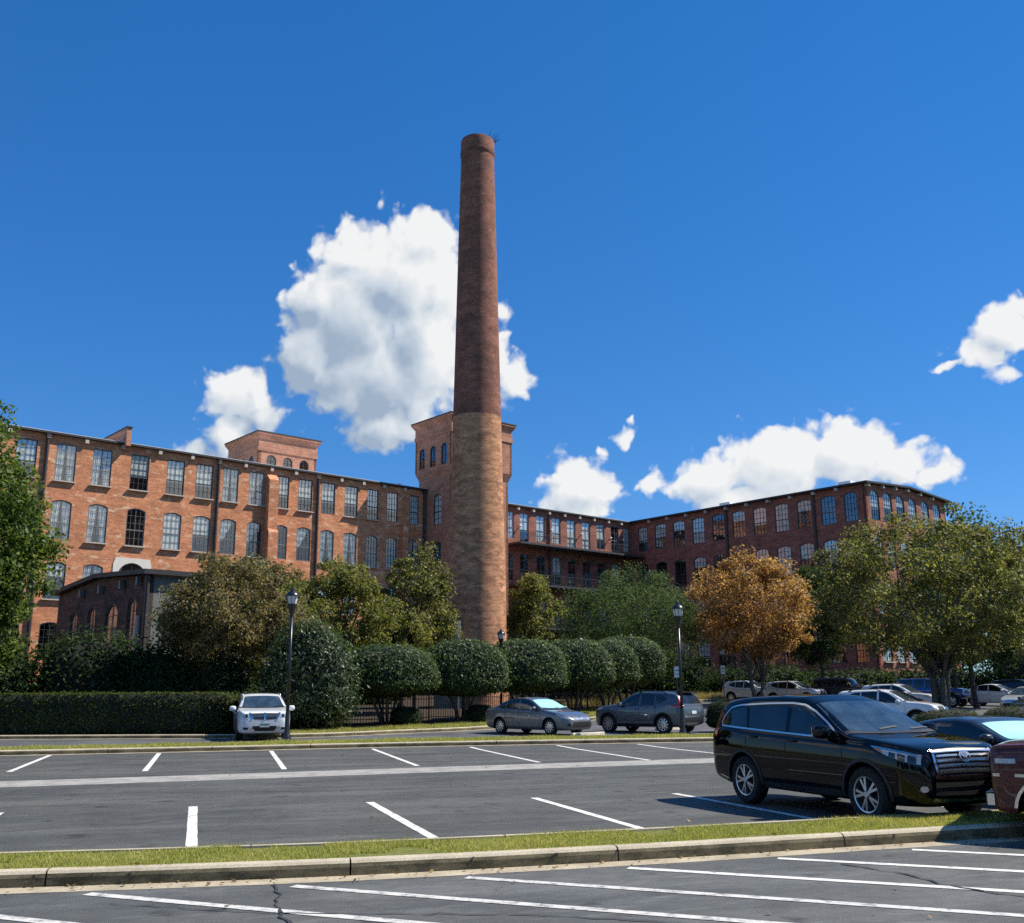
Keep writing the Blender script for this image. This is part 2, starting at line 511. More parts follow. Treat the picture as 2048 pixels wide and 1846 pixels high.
leaf_mat('leaf_bright', [(.0, (.03, .06, .012)), (.5, (.10, .155, .03)), (1., (.25, .285, .065))], .45)
leaf_mat('leaf_dark', [(.0, (.016, .032, .012)), (.6, (.045, .075, .025)), (1., (.095, .13, .045))], .38, rough=.7, spec=.12)
leaf_mat('leaf_brown', [(.0, (.075, .07, .035)), (.45, (.21, .18, .085)), (.8, (.33, .235, .11)), (1., (.40, .27, .13))], .45)
leaf_mat('leaf_glossy', [(.0, (.02, .04, .016)), (.6, (.065, .095, .038)), (1., (.13, .165, .07))], .35, rough=.42, spec=.4)
leaf_mat('leaf_olive', [(.0, (.05, .06, .022)), (.45, (.155, .155, .05)), (.8, (.29, .265, .075)), (1., (.40, .35, .11))], .45)
leaf_mat('leaf_yellowgreen', [(.0, (.07, .085, .025)), (.5, (.20, .20, .055)), (1., (.36, .32, .09))], .48)
leaf_mat('leaf_bluegreen', [(.0, (.03, .055, .025)), (.55, (.10, .145, .06)), (1., (.22, .27, .12))], .48, rough=.6, spec=.2)
leaf_mat('leaf_orange', [(.0, (.17, .105, .05)), (.4, (.40, .225, .095)), (.75, (.58, .33, .13)), (1., (.68, .45, .19))], .45)
leaf_mat('leaf_topiary', [(.0, (.03, .055, .02)), (.6, (.085, .13, .045)), (1., (.18, .235, .085))], .42, rough=.5, spec=.3)
leaf_mat('leaf_hedge', [(.0, (.022, .036, .010)), (.6, (.07, .092, .022)), (1., (.16, .175, .045))], .38, rough=.6, spec=.2)
leaf_mat('grass_blade', [(.0, (.20, .25, .055)), (.5, (.44, .42, .12)), (.85, (.58, .52, .20)), (1., (.70, .58, .32))], .4)
leaf_mat('dry_grass', [(.0, (.22, .17, .06)), (.5, (.36, .29, .10)), (1., (.50, .43, .2))], .3)


def ground_mat(name, stops, scale, rough=.95, stops2=None):
    m, t, b = mat_new(name)
    gn = nd(t, 'ShaderNodeNewGeometry')
    pos = gn.outputs['Position']
    c = ramp(t, noise(t, pos, scale, 6, .6), stops)
    c = mix_rgb(t, 1.0, c, ramp(t, noise(t, pos, scale * 9, 4), [(.3, g3(.75)), (.7, g3(1.2))]), 'MULTIPLY')
    t.links.new(c, b.inputs['Base Color']); b.inputs['Roughness'].default_value = rough
    b.inputs['Specular IOR Level'].default_value = .2
    MATS[name] = m


ground_mat('soil_grass', [(.3, (.12, .135, .035)), (.7, (.20, .20, .065))], .8)
ground_mat('mulch', [(.3, (.035, .026, .018)), (.7, (.07, .05, .033))], 2.0)
ground_mat('dry_lawn', [(.3, (.25, .20, .07)), (.7, (.40, .33, .13))], .9)


def asphalt_mat(name, base, streak, dark, sx, blue=0.0):
    m, t, b = mat_new(name)
    gn = nd(t, 'ShaderNodeNewGeometry')
    pos = gn.outputs['Position']
    rot = nd(t, 'ShaderNodeMapping'); rot.inputs['Rotation'].default_value = (0, 0, rad(-17)); t.links.new(pos, rot.inputs['Vector'])
    rp = rot.outputs[0]
    c = ramp(t, noise(t, rp, .35, 6, .65), [(.3, tuple(x * .68 for x in base)), (.7, tuple(x * 1.3 for x in base))])
    st = ramp(t, noise(t, rp, .55, 8, .68, sx), [(.47, g3(0)), (.63, g3(.7))])
    c = mix_rgb(t, st, c, streak)
    dk = ramp(t, noise(t, rp, .5, 7, .7, (.5, 1.3, 1)), [(.52, g3(0)), (.64, g3(.7))])
    c = mix_rgb(t, dk, c, dark)
    fine = noise(t, pos, 90, 3, .75)
    c = mix_rgb(t, 1.0, c, ramp(t, fine, [(.25, g3(.62)), (.75, g3(1.42))]), 'MULTIPLY')
    # oil drips, tyre-polished lanes, pale scuffs
    oil = ramp(t, noise(t, rp, 1.7, 4, .5), [(.62, g3(0)), (.70, g3(.8))]); c = mix_rgb(t, oil, c, tuple(x * .45 for x in base))
    scf = ramp(t, noise(t, rp, 2.4, 8, .75, (.35, 1.6, 1)), [(.54, g3(0)), (.66, g3(.5))]); c = mix_rgb(t, scf, c, tuple(x * 1.25 for x in streak))
    med = noise(t, rp, 6.0, 6, .7, (.7, 1.2, 1)); c = mix_rgb(t, 1.0, c, ramp(t, med, [(.3, g3(.82)), (.7, g3(1.18))]), 'MULTIPLY')
    t.links.new(c, b.inputs['Base Color'])
    rr = ramp(t, noise(t, rp, .8, 5, .6, sx), [(.3, g3(.62)), (.7, g3(.85))])
    t.links.new(rr, b.inputs['Roughness'])
    b.inputs['Specular IOR Level'].default_value = .4
    bp = nd(t, 'ShaderNodeBump', ins={'Strength': .35, 'Distance': .006}); t.links.new(fine, bp.inputs['Height']); t.links.new(bp.outputs[0], b.inputs['Normal'])
    MATS[name] = m


asphalt_mat('asphalt_mid', (.068, .0695, .063), (.115, .117, .107), (.046, .047, .044), (.25, 1.5, 1))
asphalt_mat('asphalt_near', (.082, .085, .081), (.145, .149, .142), (.052, .054, .054), (.6, 1.1, 1))
asphalt_mat('asphalt_far', (.085, .088, .092), (.14, .14, .14), (.05, .052, .055), (.4, 1.3, 1))


def paint_mat(name, col, wear):
    m, t, b = mat_new(name)
    gn = nd(t, 'ShaderNodeNewGeometry')
    pos = gn.outputs['Position']
    c = mix_rgb(t, ramp(t, noise(t, pos, 7, 6, .7), [(.50 + .06 * (1 - wear), g3(0)), (.66, g3(min(1, .85 * wear)))]), col, (.16, .16, .165))
    c = mix_rgb(t, 1.0, c, ramp(t, noise(t, pos, 60, 3), [(.3, g3(.85)), (.7, g3(1.1))]), 'MULTIPLY')
    t.links.new(c, b.inputs['Base Color']); b.inputs['Roughness'].default_value = .7
    MATS[name] = m


paint_mat('line_white', (.71, .70, .655), .8)
paint_mat('line_worn', (.60, .59, .55), 1.15)


def concrete_mat(name, col, stain, amt):
    m, t, b = mat_new(name)
    gn = nd(t, 'ShaderNodeNewGeometry')
    pos = gn.outputs['Position']
    c = ramp(t, noise(t, pos, 1.3, 6, .6), [(.3, tuple(x * .85 for x in col)), (.7, tuple(x * 1.12 for x in col))])
    c = mix_rgb(t, ramp(t, noise(t, pos, 2.6, 7, .7, (.8, .8, 2.0)), [(.44, g3(0)), (.60, g3(amt))]), c, stain)
    c = mix_rgb(t, 1.0, c, ramp(t, noise(t, pos, 45, 4, .65), [(.3, g3(.78)), (.7, g3(1.16))]), 'MULTIPLY')
    t.links.new(c, b.inputs['Base Color']); b.inputs['Roughness'].default_value = .9
    b.inputs['Specular IOR Level'].default_value = .25
    bp = nd(t, 'ShaderNodeBump', ins={'Strength': .3, 'Distance': .006}); t.links.new(noise(t, pos, 70, 3), bp.inputs['Height']); t.links.new(bp.outputs[0], b.inputs['Normal'])
    MATS[name] = m


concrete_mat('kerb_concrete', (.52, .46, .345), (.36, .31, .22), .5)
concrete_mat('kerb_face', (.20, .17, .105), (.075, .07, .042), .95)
concrete_mat('gutter_concrete', (.46, .395, .285), (.27, .23, .165), .6)
concrete_mat('valley_concrete', (.36, .35, .325), (.20, .195, .185), .6)
# ------------------------------------------------------------------ ground
def sheet(name, poly, dz, mat, parent=None, kind=None):
    bm = bmesh.new()
    vs_ = [bm.verts.new((x, y, 0)) for x, y in poly]
    es = [bm.edges.new((vs_[i], vs_[(i + 1) % len(vs_)])) for i in range(len(vs_))]
    bmesh.ops.triangle_fill(bm, use_beauty=True, edges=es)
    for Yb in (33, 45, 115):
        bmesh.ops.bisect_plane(bm, geom=bm.verts[:] + bm.edges[:] + bm.faces[:], plane_co=(0, Yb, 0), plane_no=(0, 1, 0))
    for v in bm.verts: v.co.z = gz(v.co.y) + dz
    bmesh.ops.recalc_face_normals(bm, faces=bm.faces)
    for f in bm.faces:
        if f.normal.z < 0: f.normal_flip()
    me = bpy.data.meshes.new(name); bm.to_mesh(me); bm.free()
    me.materials.append(mat)
    o = link(name, me, parent)
    if kind: o['kind'] = kind
    return o


def smooth_line(pts, step=.6):
    """Catmull-Rom resampling of a plan polyline"""
    P = [Vector(p).to_2d() for p in pts]
    out = []
    for i in range(len(P) - 1):
        p0, p1, p2, p3 = P[max(i - 1, 0)], P[i], P[i + 1], P[min(i + 2, len(P) - 1)]
        n = max(2, int((p2 - p1).length / step))
        for k in range(n):
            t = k / n
            out.append(.5 * ((2 * p1) + (p2 - p0) * t + (2 * p0 - 5 * p1 + 4 * p2 - p3) * t * t + (3 * p1 - p0 - 3 * p2 + p3) * t ** 3))
    out.append(P[-1])
    return out


def offset_line(line, d):
    """positive d = to the left of the walking direction"""
    out = []
    for i, p in enumerate(line):
        t = (line[min(i + 1, len(line) - 1)] - line[max(i - 1, 0)]).normalized()
        out.append(p + Vector((-t.y, t.x)) * d)
    return out


def resample(line, step):
    acc = [0.0]
    for i in range(1, len(line)): acc.append(acc[-1] + (line[i] - line[i - 1]).length)
    n = max(1, int(acc[-1] / step))
    S = np.linspace(0, acc[-1], n + 1)
    xs = np.interp(S, acc, [p.x for p in line]); ys = np.interp(S, acc, [p.y for p in line])
    return [Vector((x, y)) for x, y in zip(xs, ys)]


def cut(line, a, b, n):
    """n+1 points between arc lengths a and b"""
    acc = [0.0]
    for i in range(1, len(line)): acc.append(acc[-1] + (line[i] - line[i - 1]).length)
    S = np.linspace(a, b, n + 1)
    xs = np.interp(S, acc, [p.x for p in line]); ys = np.interp(S, acc, [p.y for p in line])
    return [Vector((x, y)) for x, y in zip(xs, ys)]


def arc_len(line): return sum((line[i + 1] - line[i]).length for i in range(len(line) - 1))


def sweep(name, line, prof, mat, parent=None, kind=None, smooth=False):
    """prof = [(offset, z)] swept along a plan line, closed ends"""
    vs_, fs = [], []
    n = len(prof)
    offs = [offset_line(line, o) for o, z in prof]
    for i, p in enumerate(line):
        for k, (o, z) in enumerate(prof):
            q = offs[k][i]
            vs_.append((q.x, q.y, gz(p.y) + z))
    for i in range(len(line) - 1):
        for k in range(n):
            k2 = (k + 1) % n
            fs.append((i * n + k, (i + 1) * n + k, (i + 1) * n + k2, i * n + k2))
    fs.append(tuple(range(n))); fs.append(tuple(reversed([(len(line) - 1) * n + k for k in range(n)])))
    mb = MB(); mb.add(vs_, fs)
    if isinstance(mat, list):   # upright face has algae stain and shade painted into its colour; cleaner worn top
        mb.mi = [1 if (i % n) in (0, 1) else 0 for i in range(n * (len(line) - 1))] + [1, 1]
    o = mb.build(name, mat, parent, smooth=smooth, angle=rad(35))
    if kind: o['kind'] = kind
    return o


KERB_PROF = [(0, -.10), (0, .085), (.012, .118), (.035, .142), (.065, .15), (.15, .15), (.15, -.10)]


def kerb_run(line, length, name='kerb', gutter=.27, start=0.0):
    """a kerb: concrete gutter strip with separate kerb stones standing on its back edge"""
    L_ = arc_len(line)
    if gutter:
        root = sweep(name, line, [(-gutter, -.05), (-gutter, .004), (-.003, .007), (-.003, -.05)], MATS['gutter_concrete'], kind='structure')
    else:
        root = sweep(name, line, [(.02, -.1), (.02, .02), (.12, .02), (.12, -.1)], MATS['gutter_concrete'], kind='structure')
    a = start
    while a < L_ - .3:
        b = min(a + length, L_)
        seg = cut(line, a + .009, b - .009, max(2, int((b - a) / .5)))
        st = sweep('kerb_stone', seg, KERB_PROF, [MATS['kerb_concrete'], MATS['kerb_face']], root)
        a = b
    return root


ground = sheet('ground', [(-900, -60), (900, -60), (900, 1600), (-900, 1600)], -.03, MATS['soil_grass'], kind='structure')

KN = smooth_line([(-30, 6.6), (-12, 8.75), (-4.69, 9.84), (-3.19, 10.08), (-1.59, 10.39), (.09, 10.85), (1.98, 11.42), (3.76, 12.03), (6.08, 12.79), (14, 15.4), (32, 21.2)])
KNB = offset_line(KN, 1.34)
KF = smooth_line([(-42, 24.6), (-28, 27.8), (-15.35, 31.0), (-10.6, 32.35), (-5.4, 33.9), (.33, 35.05), (6.46, 36.0), (16, 37.4), (44, 42)])
KFB = offset_line(KF, 2.3)
HK = smooth_line([(-60, 40.6), (-19.85, 40.4), (-11.08, 40.1), (-7.56, 40.7), (-4.69, 42.95), (-1.69, 45.4), (1.2, 49.2), (4.46, 54.4), (7.0, 61), (8.6, 69), (11, 77), (17, 84), (30, 88.5), (60, 92), (100, 94)])

T2 = lambda l: [(p.x, p.y) for p in l]
near = sheet('near_parking_lot', T2(offset_line(KN, -.268)) + [(32, -30), (-30, -30)], 0, MATS['asphalt_near'], kind='structure')
mid = sheet('parking_lot', T2(offset_line(KF, -.268)) + list(reversed(T2(offset_line(KNB, -.01)))), 0, MATS['asphalt_mid'], kind='structure')
far = sheet('far_parking_lot', T2(offset_line(KF, 1.2)) + list(reversed(T2(offset_line(HK, -.01)))), 0, MATS['asphalt_far'], kind='structure')

# near grass island: front kerb with gutter, back kerb, turf
_L = arc_len(KN)
# phase the joints so that they fall where the photograph shows them
_acc = 0
for i in range(len(KN) - 1):
    if KN[i].x > -1.75: break
    _acc += (KN[i + 1] - KN[i]).length
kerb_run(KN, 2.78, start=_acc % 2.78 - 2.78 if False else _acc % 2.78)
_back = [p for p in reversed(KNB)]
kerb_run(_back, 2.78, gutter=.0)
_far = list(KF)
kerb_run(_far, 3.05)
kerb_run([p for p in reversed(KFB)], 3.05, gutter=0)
kerb_run(HK, 3.0, gutter=.25)

isl_near = sheet('grass_island', T2(offset_line(KN, .148)) + list(reversed(T2(offset_line(KN, 1.192)))), .125, MATS['soil_grass'], kind='structure')
isl_far = sheet('grass_island', T2(offset_line(KF, .148)) + list(reversed(T2(offset_line(KF, 2.152)))), .125, MATS['soil_grass'], kind='structure')
bed = sheet('planting_bed', T2(offset_line(HK, .148)) + [(100, 400), (-60, 400)], .11, MATS['mulch'], kind='structure')

# painted lines
def stripe(a, b, w, mat, parent, name='parking_line', dz=.005):
    a, b = Vector(a), Vector(b)
    t = (b - a).normalized(); n_ = Vector((-t.y, t.x)) * (w / 2)
    L_ = (b - a).length; k = max(2, int(L_ / .35))
    rr = random.Random(int(a.x * 100) * 7 + int(a.y * 10))
    left, right = [], []
    for i in range(k + 1):
        p = a + (b - a) * (i / k)
        j = lambda: 1 + rr.uniform(-.06, .06)
        left.append(p + n_ * j()); right.append(p - n_ * j())
    vs_ = [(q.x, q.y, gz(q.y) + dz) for pr in zip(left, right) for q in pr]
    fs = [(2 * i, 2 * i + 1, 2 * i + 3, 2 * i + 2) for i in range(k)]
    mb = MB(); mb.add(vs_, fs)
    me = mb.mesh(name, mat)
    for p in me.polygons:
        if p.normal.z < 0: p.flip()
    return link(name, me, parent)


for a, b in [((-10.45, 15.5), (-9.25, 11.6)), ((-7.78, 16.0), (-6.45, 11.75)), ((-5.07, 16.7), (-3.62, 11.95)), ((-2.35, 17.19), (-.86, 12.6)), ((.33, 17.72), (1.78, 13.3)), ((2.78, 18.32), (4.3, 14.15)), ((5.4, 19.1), (6.9, 15.0)), ((8.1, 19.9), (9.6, 15.8))]:
    stripe(a, b, .135, MATS['line_white'], mid)
for a, b in [((-16.5, 30.1), (-14.6, 23.6)), ((-13.73, 30.95), (-11.74, 24.39)), ((-10.77, 31.75), (-8.58, 24.4)), ((-7.57, 32.6), (-5.4, 24.68)), ((-4.51, 33.4), (-2.35, 25.57)), ((-1.41, 34.0), (.64, 26.56)), ((1.43, 34.6), (3.55, 26.96)), ((4.15, 34.95), (6.3, 28.2)), ((7.0, 35.4), (9.1, 28.9)), ((9.9, 35.9), (12, 29.7))]:
    stripe(a, b, .13, MATS['line_white'], mid)
nd_dir = Vector((.925, -.38))
for x, y, l in [(-5.5, 9.2, 9), (-3.8, 9.57, 11), (-2.04, 9.88, 12), (-.46, 10.27, 12), (1.14, 10.75, 11), (2.78, 11.29, 10), (4.4, 11.82, 9), (-4.12 - .93, 9.03, 9)][:7]:
    a = Vector((x, y))
    stripe(a, a + nd_dir * l, .125, MATS['line_worn'] if x < 0 else MATS['line_white'], near)

# concrete drainage strip across the aisle
VL = smooth_line([(-30, 13.6), (-10.2, 21.0), (-3.6, 23.55), (.23, 25.05), (4.7, 26.7), (20, 31.8), (34, 35.6)])
vg = sweep('drain_strip', VL, [(-.78, -.02), (-.78, .006), (0, .004), (.78, .006), (.78, -.02)], MATS['valley_concrete'], mid)

# sealed cracks in the asphalt
def crack(pts, w, parent, mat):
    line = resample(smooth_line(pts, .2), .12)
    rr = random.Random(int(pts[0][0] * 100))
    line = [p + Vector((rr.gauss(0, .018), rr.gauss(0, .018))) for p in line]
    l, r = [], []
    for i, p in enumerate(line):
        t = (line[min(i + 1, len(line) - 1)] - line[max(i - 1, 0)]).normalized()
        k = w * rr.uniform(.25, .75) / 2
        l.append(p + Vector((-t.y, t.x)) * k); r.append(p - Vector((-t.y, t.x)) * k)
    vs_ = [(q.x, q.y, gz(q.y) + .009) for pr in zip(l, r) for q in pr]
    mb = MB(); mb.add(vs_, [(2 * i, 2 * i + 1, 2 * i + 3, 2 * i + 2) for i in range(len(line) - 1)])
    me = mb.mesh('crack', mat)
    for p in me.polygons:
        if p.normal.z < 0: p.flip()
    return link('crack', me, parent)


simple('tar', (.032, .033, .034), .6)
crack([(-2.22, 9.95), (-2.05, 9.3), (-1.9, 8.7), (-1.55, 7.9)], .05, near, MATS['tar'])
crack([(3.3, 10.9), (3.75, 10.3), (3.9, 9.7), (4.5, 9.0), (4.9, 8.3)], .06, near, MATS['tar'])
crack([(-1.0, 18.8), (.3, 19.2), (2.0, 19.7), (3.4, 20.2)], .05, mid, MATS['tar'])
crack([(-3.6, 19.2), (-2.2, 19.4), (-.8, 19.0)], .04, mid, MATS['tar'])
crack([(-11, 18.2), (-8.6, 18.8), (-6.2, 19.1), (-3.6, 19.2)], .035, mid, MATS['tar'])
crack([(-9.4, 28.6), (-6.8, 29.6), (-4.2, 29.9), (-1.4, 31.2)], .06, mid, MATS['tar'])
crack([(-6.9, 13.6), (-6.0, 14.3), (-5.2, 14.5), (-4.6, 15.6)], .03, mid, MATS['tar'])
crack([(-3.4, 9.1), (-1.9, 8.7), (.2, 8.55), (2.2, 7.9)], .035, near, MATS['tar'])
crack([(1.6, 21.6), (3.0, 22.0), (4.6, 22.3)], .04, mid, MATS['tar'])


# ------------------------------------------------------------------ grass blades (uncountable)
def quads_mesh(name, V, mat, tri=False):
    """V: (N, k, 3) numpy array of separate little faces"""
    N, k = V.shape[0], V.shape[1]
    me = bpy.data.meshes.new(name)
    me.vertices.add(N * k); me.loops.add(N * k); me.polygons.add(N)
    me.vertices.foreach_set('co', V.reshape(-1).astype(np.float32))
    me.loops.foreach_set('vertex_index', np.arange(N * k, dtype=np.int32))
    me.polygons.foreach_set('loop_start', np.arange(0, N * k, k, dtype=np.int32))
    me.update(calc_edges=True)
    me.materials.append(mat)
    return me


def blades(name, line, o0, o1, n, h, w, z0, mat, parent, label):
    acc = np.array([0.0] + list(np.cumsum([(line[i + 1] - line[i]).length for i in range(len(line) - 1)])))
    s = rng.uniform(acc[0], acc[-1], n); o = rng.uniform(o0, o1, n)
    lx, ly = np.array([p.x for p in line]), np.array([p.y for p in line])
    x, y = np.interp(s, acc, lx), np.interp(s, acc, ly)
    x2, y2 = np.interp(np.minimum(s + .2, acc[-1]), acc, lx), np.interp(np.minimum(s + .2, acc[-1]), acc, ly)
    x1, y1 = np.interp(np.maximum(s - .2, 0), acc, lx), np.interp(np.maximum(s - .2, 0), acc, ly)
    tx, ty = x2 - x1, y2 - y1; l_ = np.hypot(tx, ty) + 1e-9
    x = x - ty / l_ * o; y = y + tx / l_ * o
    z = np.array([gz(v) for v in y]) + z0
    clump = .6 + .8 * (np.sin(x * 2.3 + y) * np.cos(y * 3.1 - x * 1.7) * .5 + .5)
    bare = np.sin(x * 1.1 + 2 * y) + np.sin(x * 3.7 - y * 2.9) * .6 + np.sin(x * 7.1 + y * 5.3) * .35
    clump = np.where(bare > 1.15, clump * .25, clump)
    hh = h * rng.uniform(.5, 1.25, n) * clump
    a = rng.uniform(0, 2 * np.pi, n)
    bx, by = np.cos(a) * w / 2, np.sin(a) * w / 2
    lean = rng.normal(0, .45, (n, 2)) * hh[:, None]
    V = np.zeros((n, 3, 3))
    V[:, 0] = np.stack([x - bx, y - by, z], 1); V[:, 1] = np.stack([x + bx, y + by, z], 1)
    V[:, 2] = np.stack([x + lean[:, 0], y + lean[:, 1], z + hh], 1)
    o_ = link(name, quads_mesh(name, V, mat), parent)
    tag(o_, label, 'grass', kind='stuff')
    return o_


_seg = [p for p in KN if -9 < p.x < 12]
blades('grass', _seg, .10, 1.26, 130000, .044, .012, .12, MATS['grass_blade'], None, 'short green turf on the near island behind the stained kerb')
_seg = [p for p in KF if -24 < p.x < 22]
blades('grass', _seg, .17, 2.14, 70000, .075, .025, .12, MATS['grass_blade'], None, 'thin strip of turf on the far island under the lamp posts')
_seg = [p for p in HK if -9 < p.x < 9 and p.y < 66]
blades('grass', _seg, .12, 3.4, 50000, .10, .03, .10, MATS['grass_blade'], None, 'lawn edge along the curved kerb below the clipped trees')
_seg = [p for p in HK if 8.5 < p.x < 40 and p.y > 68]
blades('dry_grass', _seg, .3, 5.5, 26000, .45, .05, .08, MATS['dry_grass'], None, 'yellow dry grass verge beyond the far lot')

# fallen leaves blown about the lots and along the gutters
def fallen(n, seed):
    r = np.random.default_rng(seed)
    x = r.uniform(-9, 9, n); y = r.uniform(7.5, 30, n)
    k = r.uniform(0, 1, n) < .45
    kx = np.array([p.x for p in KN]); ky = np.array([p.y for p in KN])
    y = np.where(k, np.interp(x, kx, ky) - np.abs(r.normal(.05, .16, n)), y)
    on = y > np.interp(x, kx, ky) - .02
    isl = on & (y < np.interp(x, kx, ky) + 1.45)
    P = np.stack([x, y, np.where(isl, .185, .022)], 1)
    N = r.normal(0, .35, (n, 3)); N[:, 2] = 1; N /= np.linalg.norm(N, axis=1)[:, None]
    A = r.normal(0, 1, (n, 3)); A -= N * (A * N).sum(1)[:, None]; A /= np.linalg.norm(A, axis=1)[:, None]
    B = np.cross(N, A); s_ = r.uniform(.03, .075, n)[:, None]
    V = np.zeros((n, 4, 3)); V[:, 0] = P - A * s_ / 2; V[:, 1] = P + B * s_ * .3; V[:, 2] = P + A * s_ / 2; V[:, 3] = P - B * s_ * .3
    o = link('fallen_leaves', quads_mesh('fallen_leaves', V, MATS['dry_leaf']))
    tag(o, 'dry leaves scattered over the asphalt and along the gutter', 'leaves', kind='stuff')


leaf_mat('dry_leaf', [(.0, (.10, .055, .025)), (.5, (.26, .16, .06)), (1., (.42, .30, .13))], .2)
fallen(420, 5)
# ------------------------------------------------------------------ brick buildings
def arch_loop(c, w, zb, zt, rise, n=8):
    """opening outline counter-clockwise in (s, z)"""
    x0, x1 = c - w / 2, c + w / 2
    pts = [(x0, zb), (x1, zb)]
    if rise <= 0: return pts + [(x1, zt), (x0, zt)]
    zs = zt - rise
    R = (w * w / 4 + rise * rise) / (2 * rise); zc = zt - R
    a = math.asin(min(1, (w / 2) / R))
    for i in range(n + 1):
        t = a - 2 * a * i / n
        pts.append((c + R * math.sin(t), zc + R * math.cos(t)))
    return pts


def wall(parent, name, P0, d, outline, openings, mat, reveal=.32):
    """a wall plate with real openings; outline and openings in (s, z)"""
    bm = bmesh.new()
    loops = [outline] + [arch_loop(*o) for o in openings]
    es, rims = [], []
    for lp in loops:
        vs_ = [bm.verts.new((x, z, 0)) for x, z in lp]
        es += [bm.edges.new((vs_[i], vs_[(i + 1) % len(vs_)])) for i in range(len(vs_))]
        rims.append(vs_)
    bmesh.ops.triangle_fill(bm, use_beauty=True, use_dissolve=False, edges=es)
    bm.normal_update()
    for f in bm.faces:
        if f.normal.z < 0: f.normal_flip()
    for vs_ in rims:
        inner = [bm.verts.new((v.co.x, v.co.y, -reveal)) for v in vs_]
        n = len(vs_)
        for i in range(n):
            j = (i + 1) % n
            bm.faces.new((vs_[i], vs_[j], inner[j], inner[i]))
    uvl = bm.loops.layers.uv.new('UVMap')
    for f in bm.faces:
        for lp in f.loops: lp[uvl].uv = (lp.vert.co.x + lp.vert.co.z, lp.vert.co.y)
    dx, dy = d
    out = (dy, -dx)
    for v in bm.verts:
        s, z, k = v.co
        v.co = (P0[0] + dx * s + out[0] * k, P0[1] + dy * s + out[1] * k, z)
    me = bpy.data.meshes.new(name); bm.to_mesh(me); bm.free()
    me.materials.append(mat)
    return link(name, me, parent)


def uv_box(me, off=0.0):
    """box-projected UVs in metres"""
    uvl = me.uv_layers.get('UVMap') or me.uv_layers.new(name='UVMap')
    for p in me.polygons:
        n_ = p.normal
        for li in p.loop_indices:
            co = me.vertices[me.loops[li].vertex_index].co
            if abs(n_.z) > .7: uvl.data[li].uv = (co.x, co.y)
            elif abs(n_.x) > abs(n_.y): uvl.data[li].uv = (co.y + off, co.z)
            else: uvl.data[li].uv = (co.x + off, co.z)


WCACHE = {}


def window_meshes(w, h, rise, cols, rows, fmat, meet=.42):
    key = (round(w, 2), round(h, 2), round(rise, 2), cols, rows, fmat)
    if key in WCACHE: return WCACHE[key]
    lp = arch_loop(0, w, 0, h, rise)
    m = .075
    cx, cz = 0, h / 2
    inn = [(x - math.copysign(m, x) if abs(x) > .01 else x, z + (m if z < h * .5 else -m)) for x, z in lp]
    mb = MB()
    n = len(lp)
    vs_ = [(x, -.05, z) for x, z in lp] + [(x, -.05, z) for x, z in inn] + [(x, .05, z) for x, z in inn]
    fs = []
    for i in range(n):
        j = (i + 1) % n
        fs.append((i, j, n + j, n + i)); fs.append((n + i, n + j, 2 * n + j, 2 * n + i))
    mb.add(vs_, fs)

    def top_at(x):
        if rise <= 0: return h
        R = (w * w / 4 + rise * rise) / (2 * rise)
        return h - R + math.sqrt(max(0, R * R - x * x))
    for c in range(1, cols):
        x = -w / 2 + w * c / cols
        t = .06 if (cols % 2 == 0 and c == cols // 2) else .032
        zt = top_at(x) - .03
        mb.box((x, -.01, (.06 + zt) / 2), (t * .62, .035, zt - .06))
    zm = h * meet
    for r in range(1, rows):
        z = h * r / rows
        t = .02
        if abs(z - zm) < h / rows * .5: z, t = zm, .085
        mb.box((0, -.012, z), (w - .12, .052, t))
    fr = mb.mesh('window_frame', MATS[fmat])
    pa = bpy.data.meshes.new('pane'); pa.from_pydata([(x, .02, z) for x, z in inn], [], [tuple(range(n))]); pa.materials.append(MATS['window_glass'])
    WCACHE[key] = (fr, pa)
    return WCACHE[key]


def drape_mesh(kind, w, h, rise, seed):
    key = ('drape', kind, round(w, 2), round(h, 2), seed % 3)
    if key in WCACHE: return WCACHE[key]
    rr = random.Random(seed)
    mb = MB()
    top = h - .08

    def sheet_(x0, x1, z0, z1, waves, amp, y=.10, x0b=None, x1b=None):
        y = y - .06
        n_ = max(3, int(waves * 6))
        x0b = x0 if x0b is None else x0b; x1b = x1 if x1b is None else x1b
        vs_ = []
        for i in range(n_ + 1):
            t = i / n_
            yy = y + amp * math.sin(t * waves * 2 * math.pi)
            vs_.append((x0b + (x1b - x0b) * t, yy, z0)); vs_.append((x0 + (x1 - x0) * t, yy, z1))
        mb.add(vs_, [(2 * i, 2 * i + 2, 2 * i + 3, 2 * i + 1) for i in range(n_)])
    if kind == 'full': sheet_(-w / 2, w / 2, .08, top, 1, .004)
    elif kind == 'half': sheet_(-w / 2, w / 2, h * (.36 + .12 * (seed % 3)), top, 1, .004)
    elif kind == 'curtain':
        g = w * (.16 + .07 * (seed % 3))
        sheet_(-w / 2, -g * .2, .08, top, 4, .03, .13, -w / 2, -g)
        sheet_(g * .2, w / 2, .08, top, 4, .03, .13, g, w / 2)
    elif kind == 'swag':
        sheet_(-w / 2, w * .42, h * .38, top, 4, .03, .13, -w / 2, -w * .3)
    me = mb.mesh('blind', MATS['curtain_white'] if kind in ('curtain', 'swag') else MATS['blind_white'])
    WCACHE[key] = me
    return me


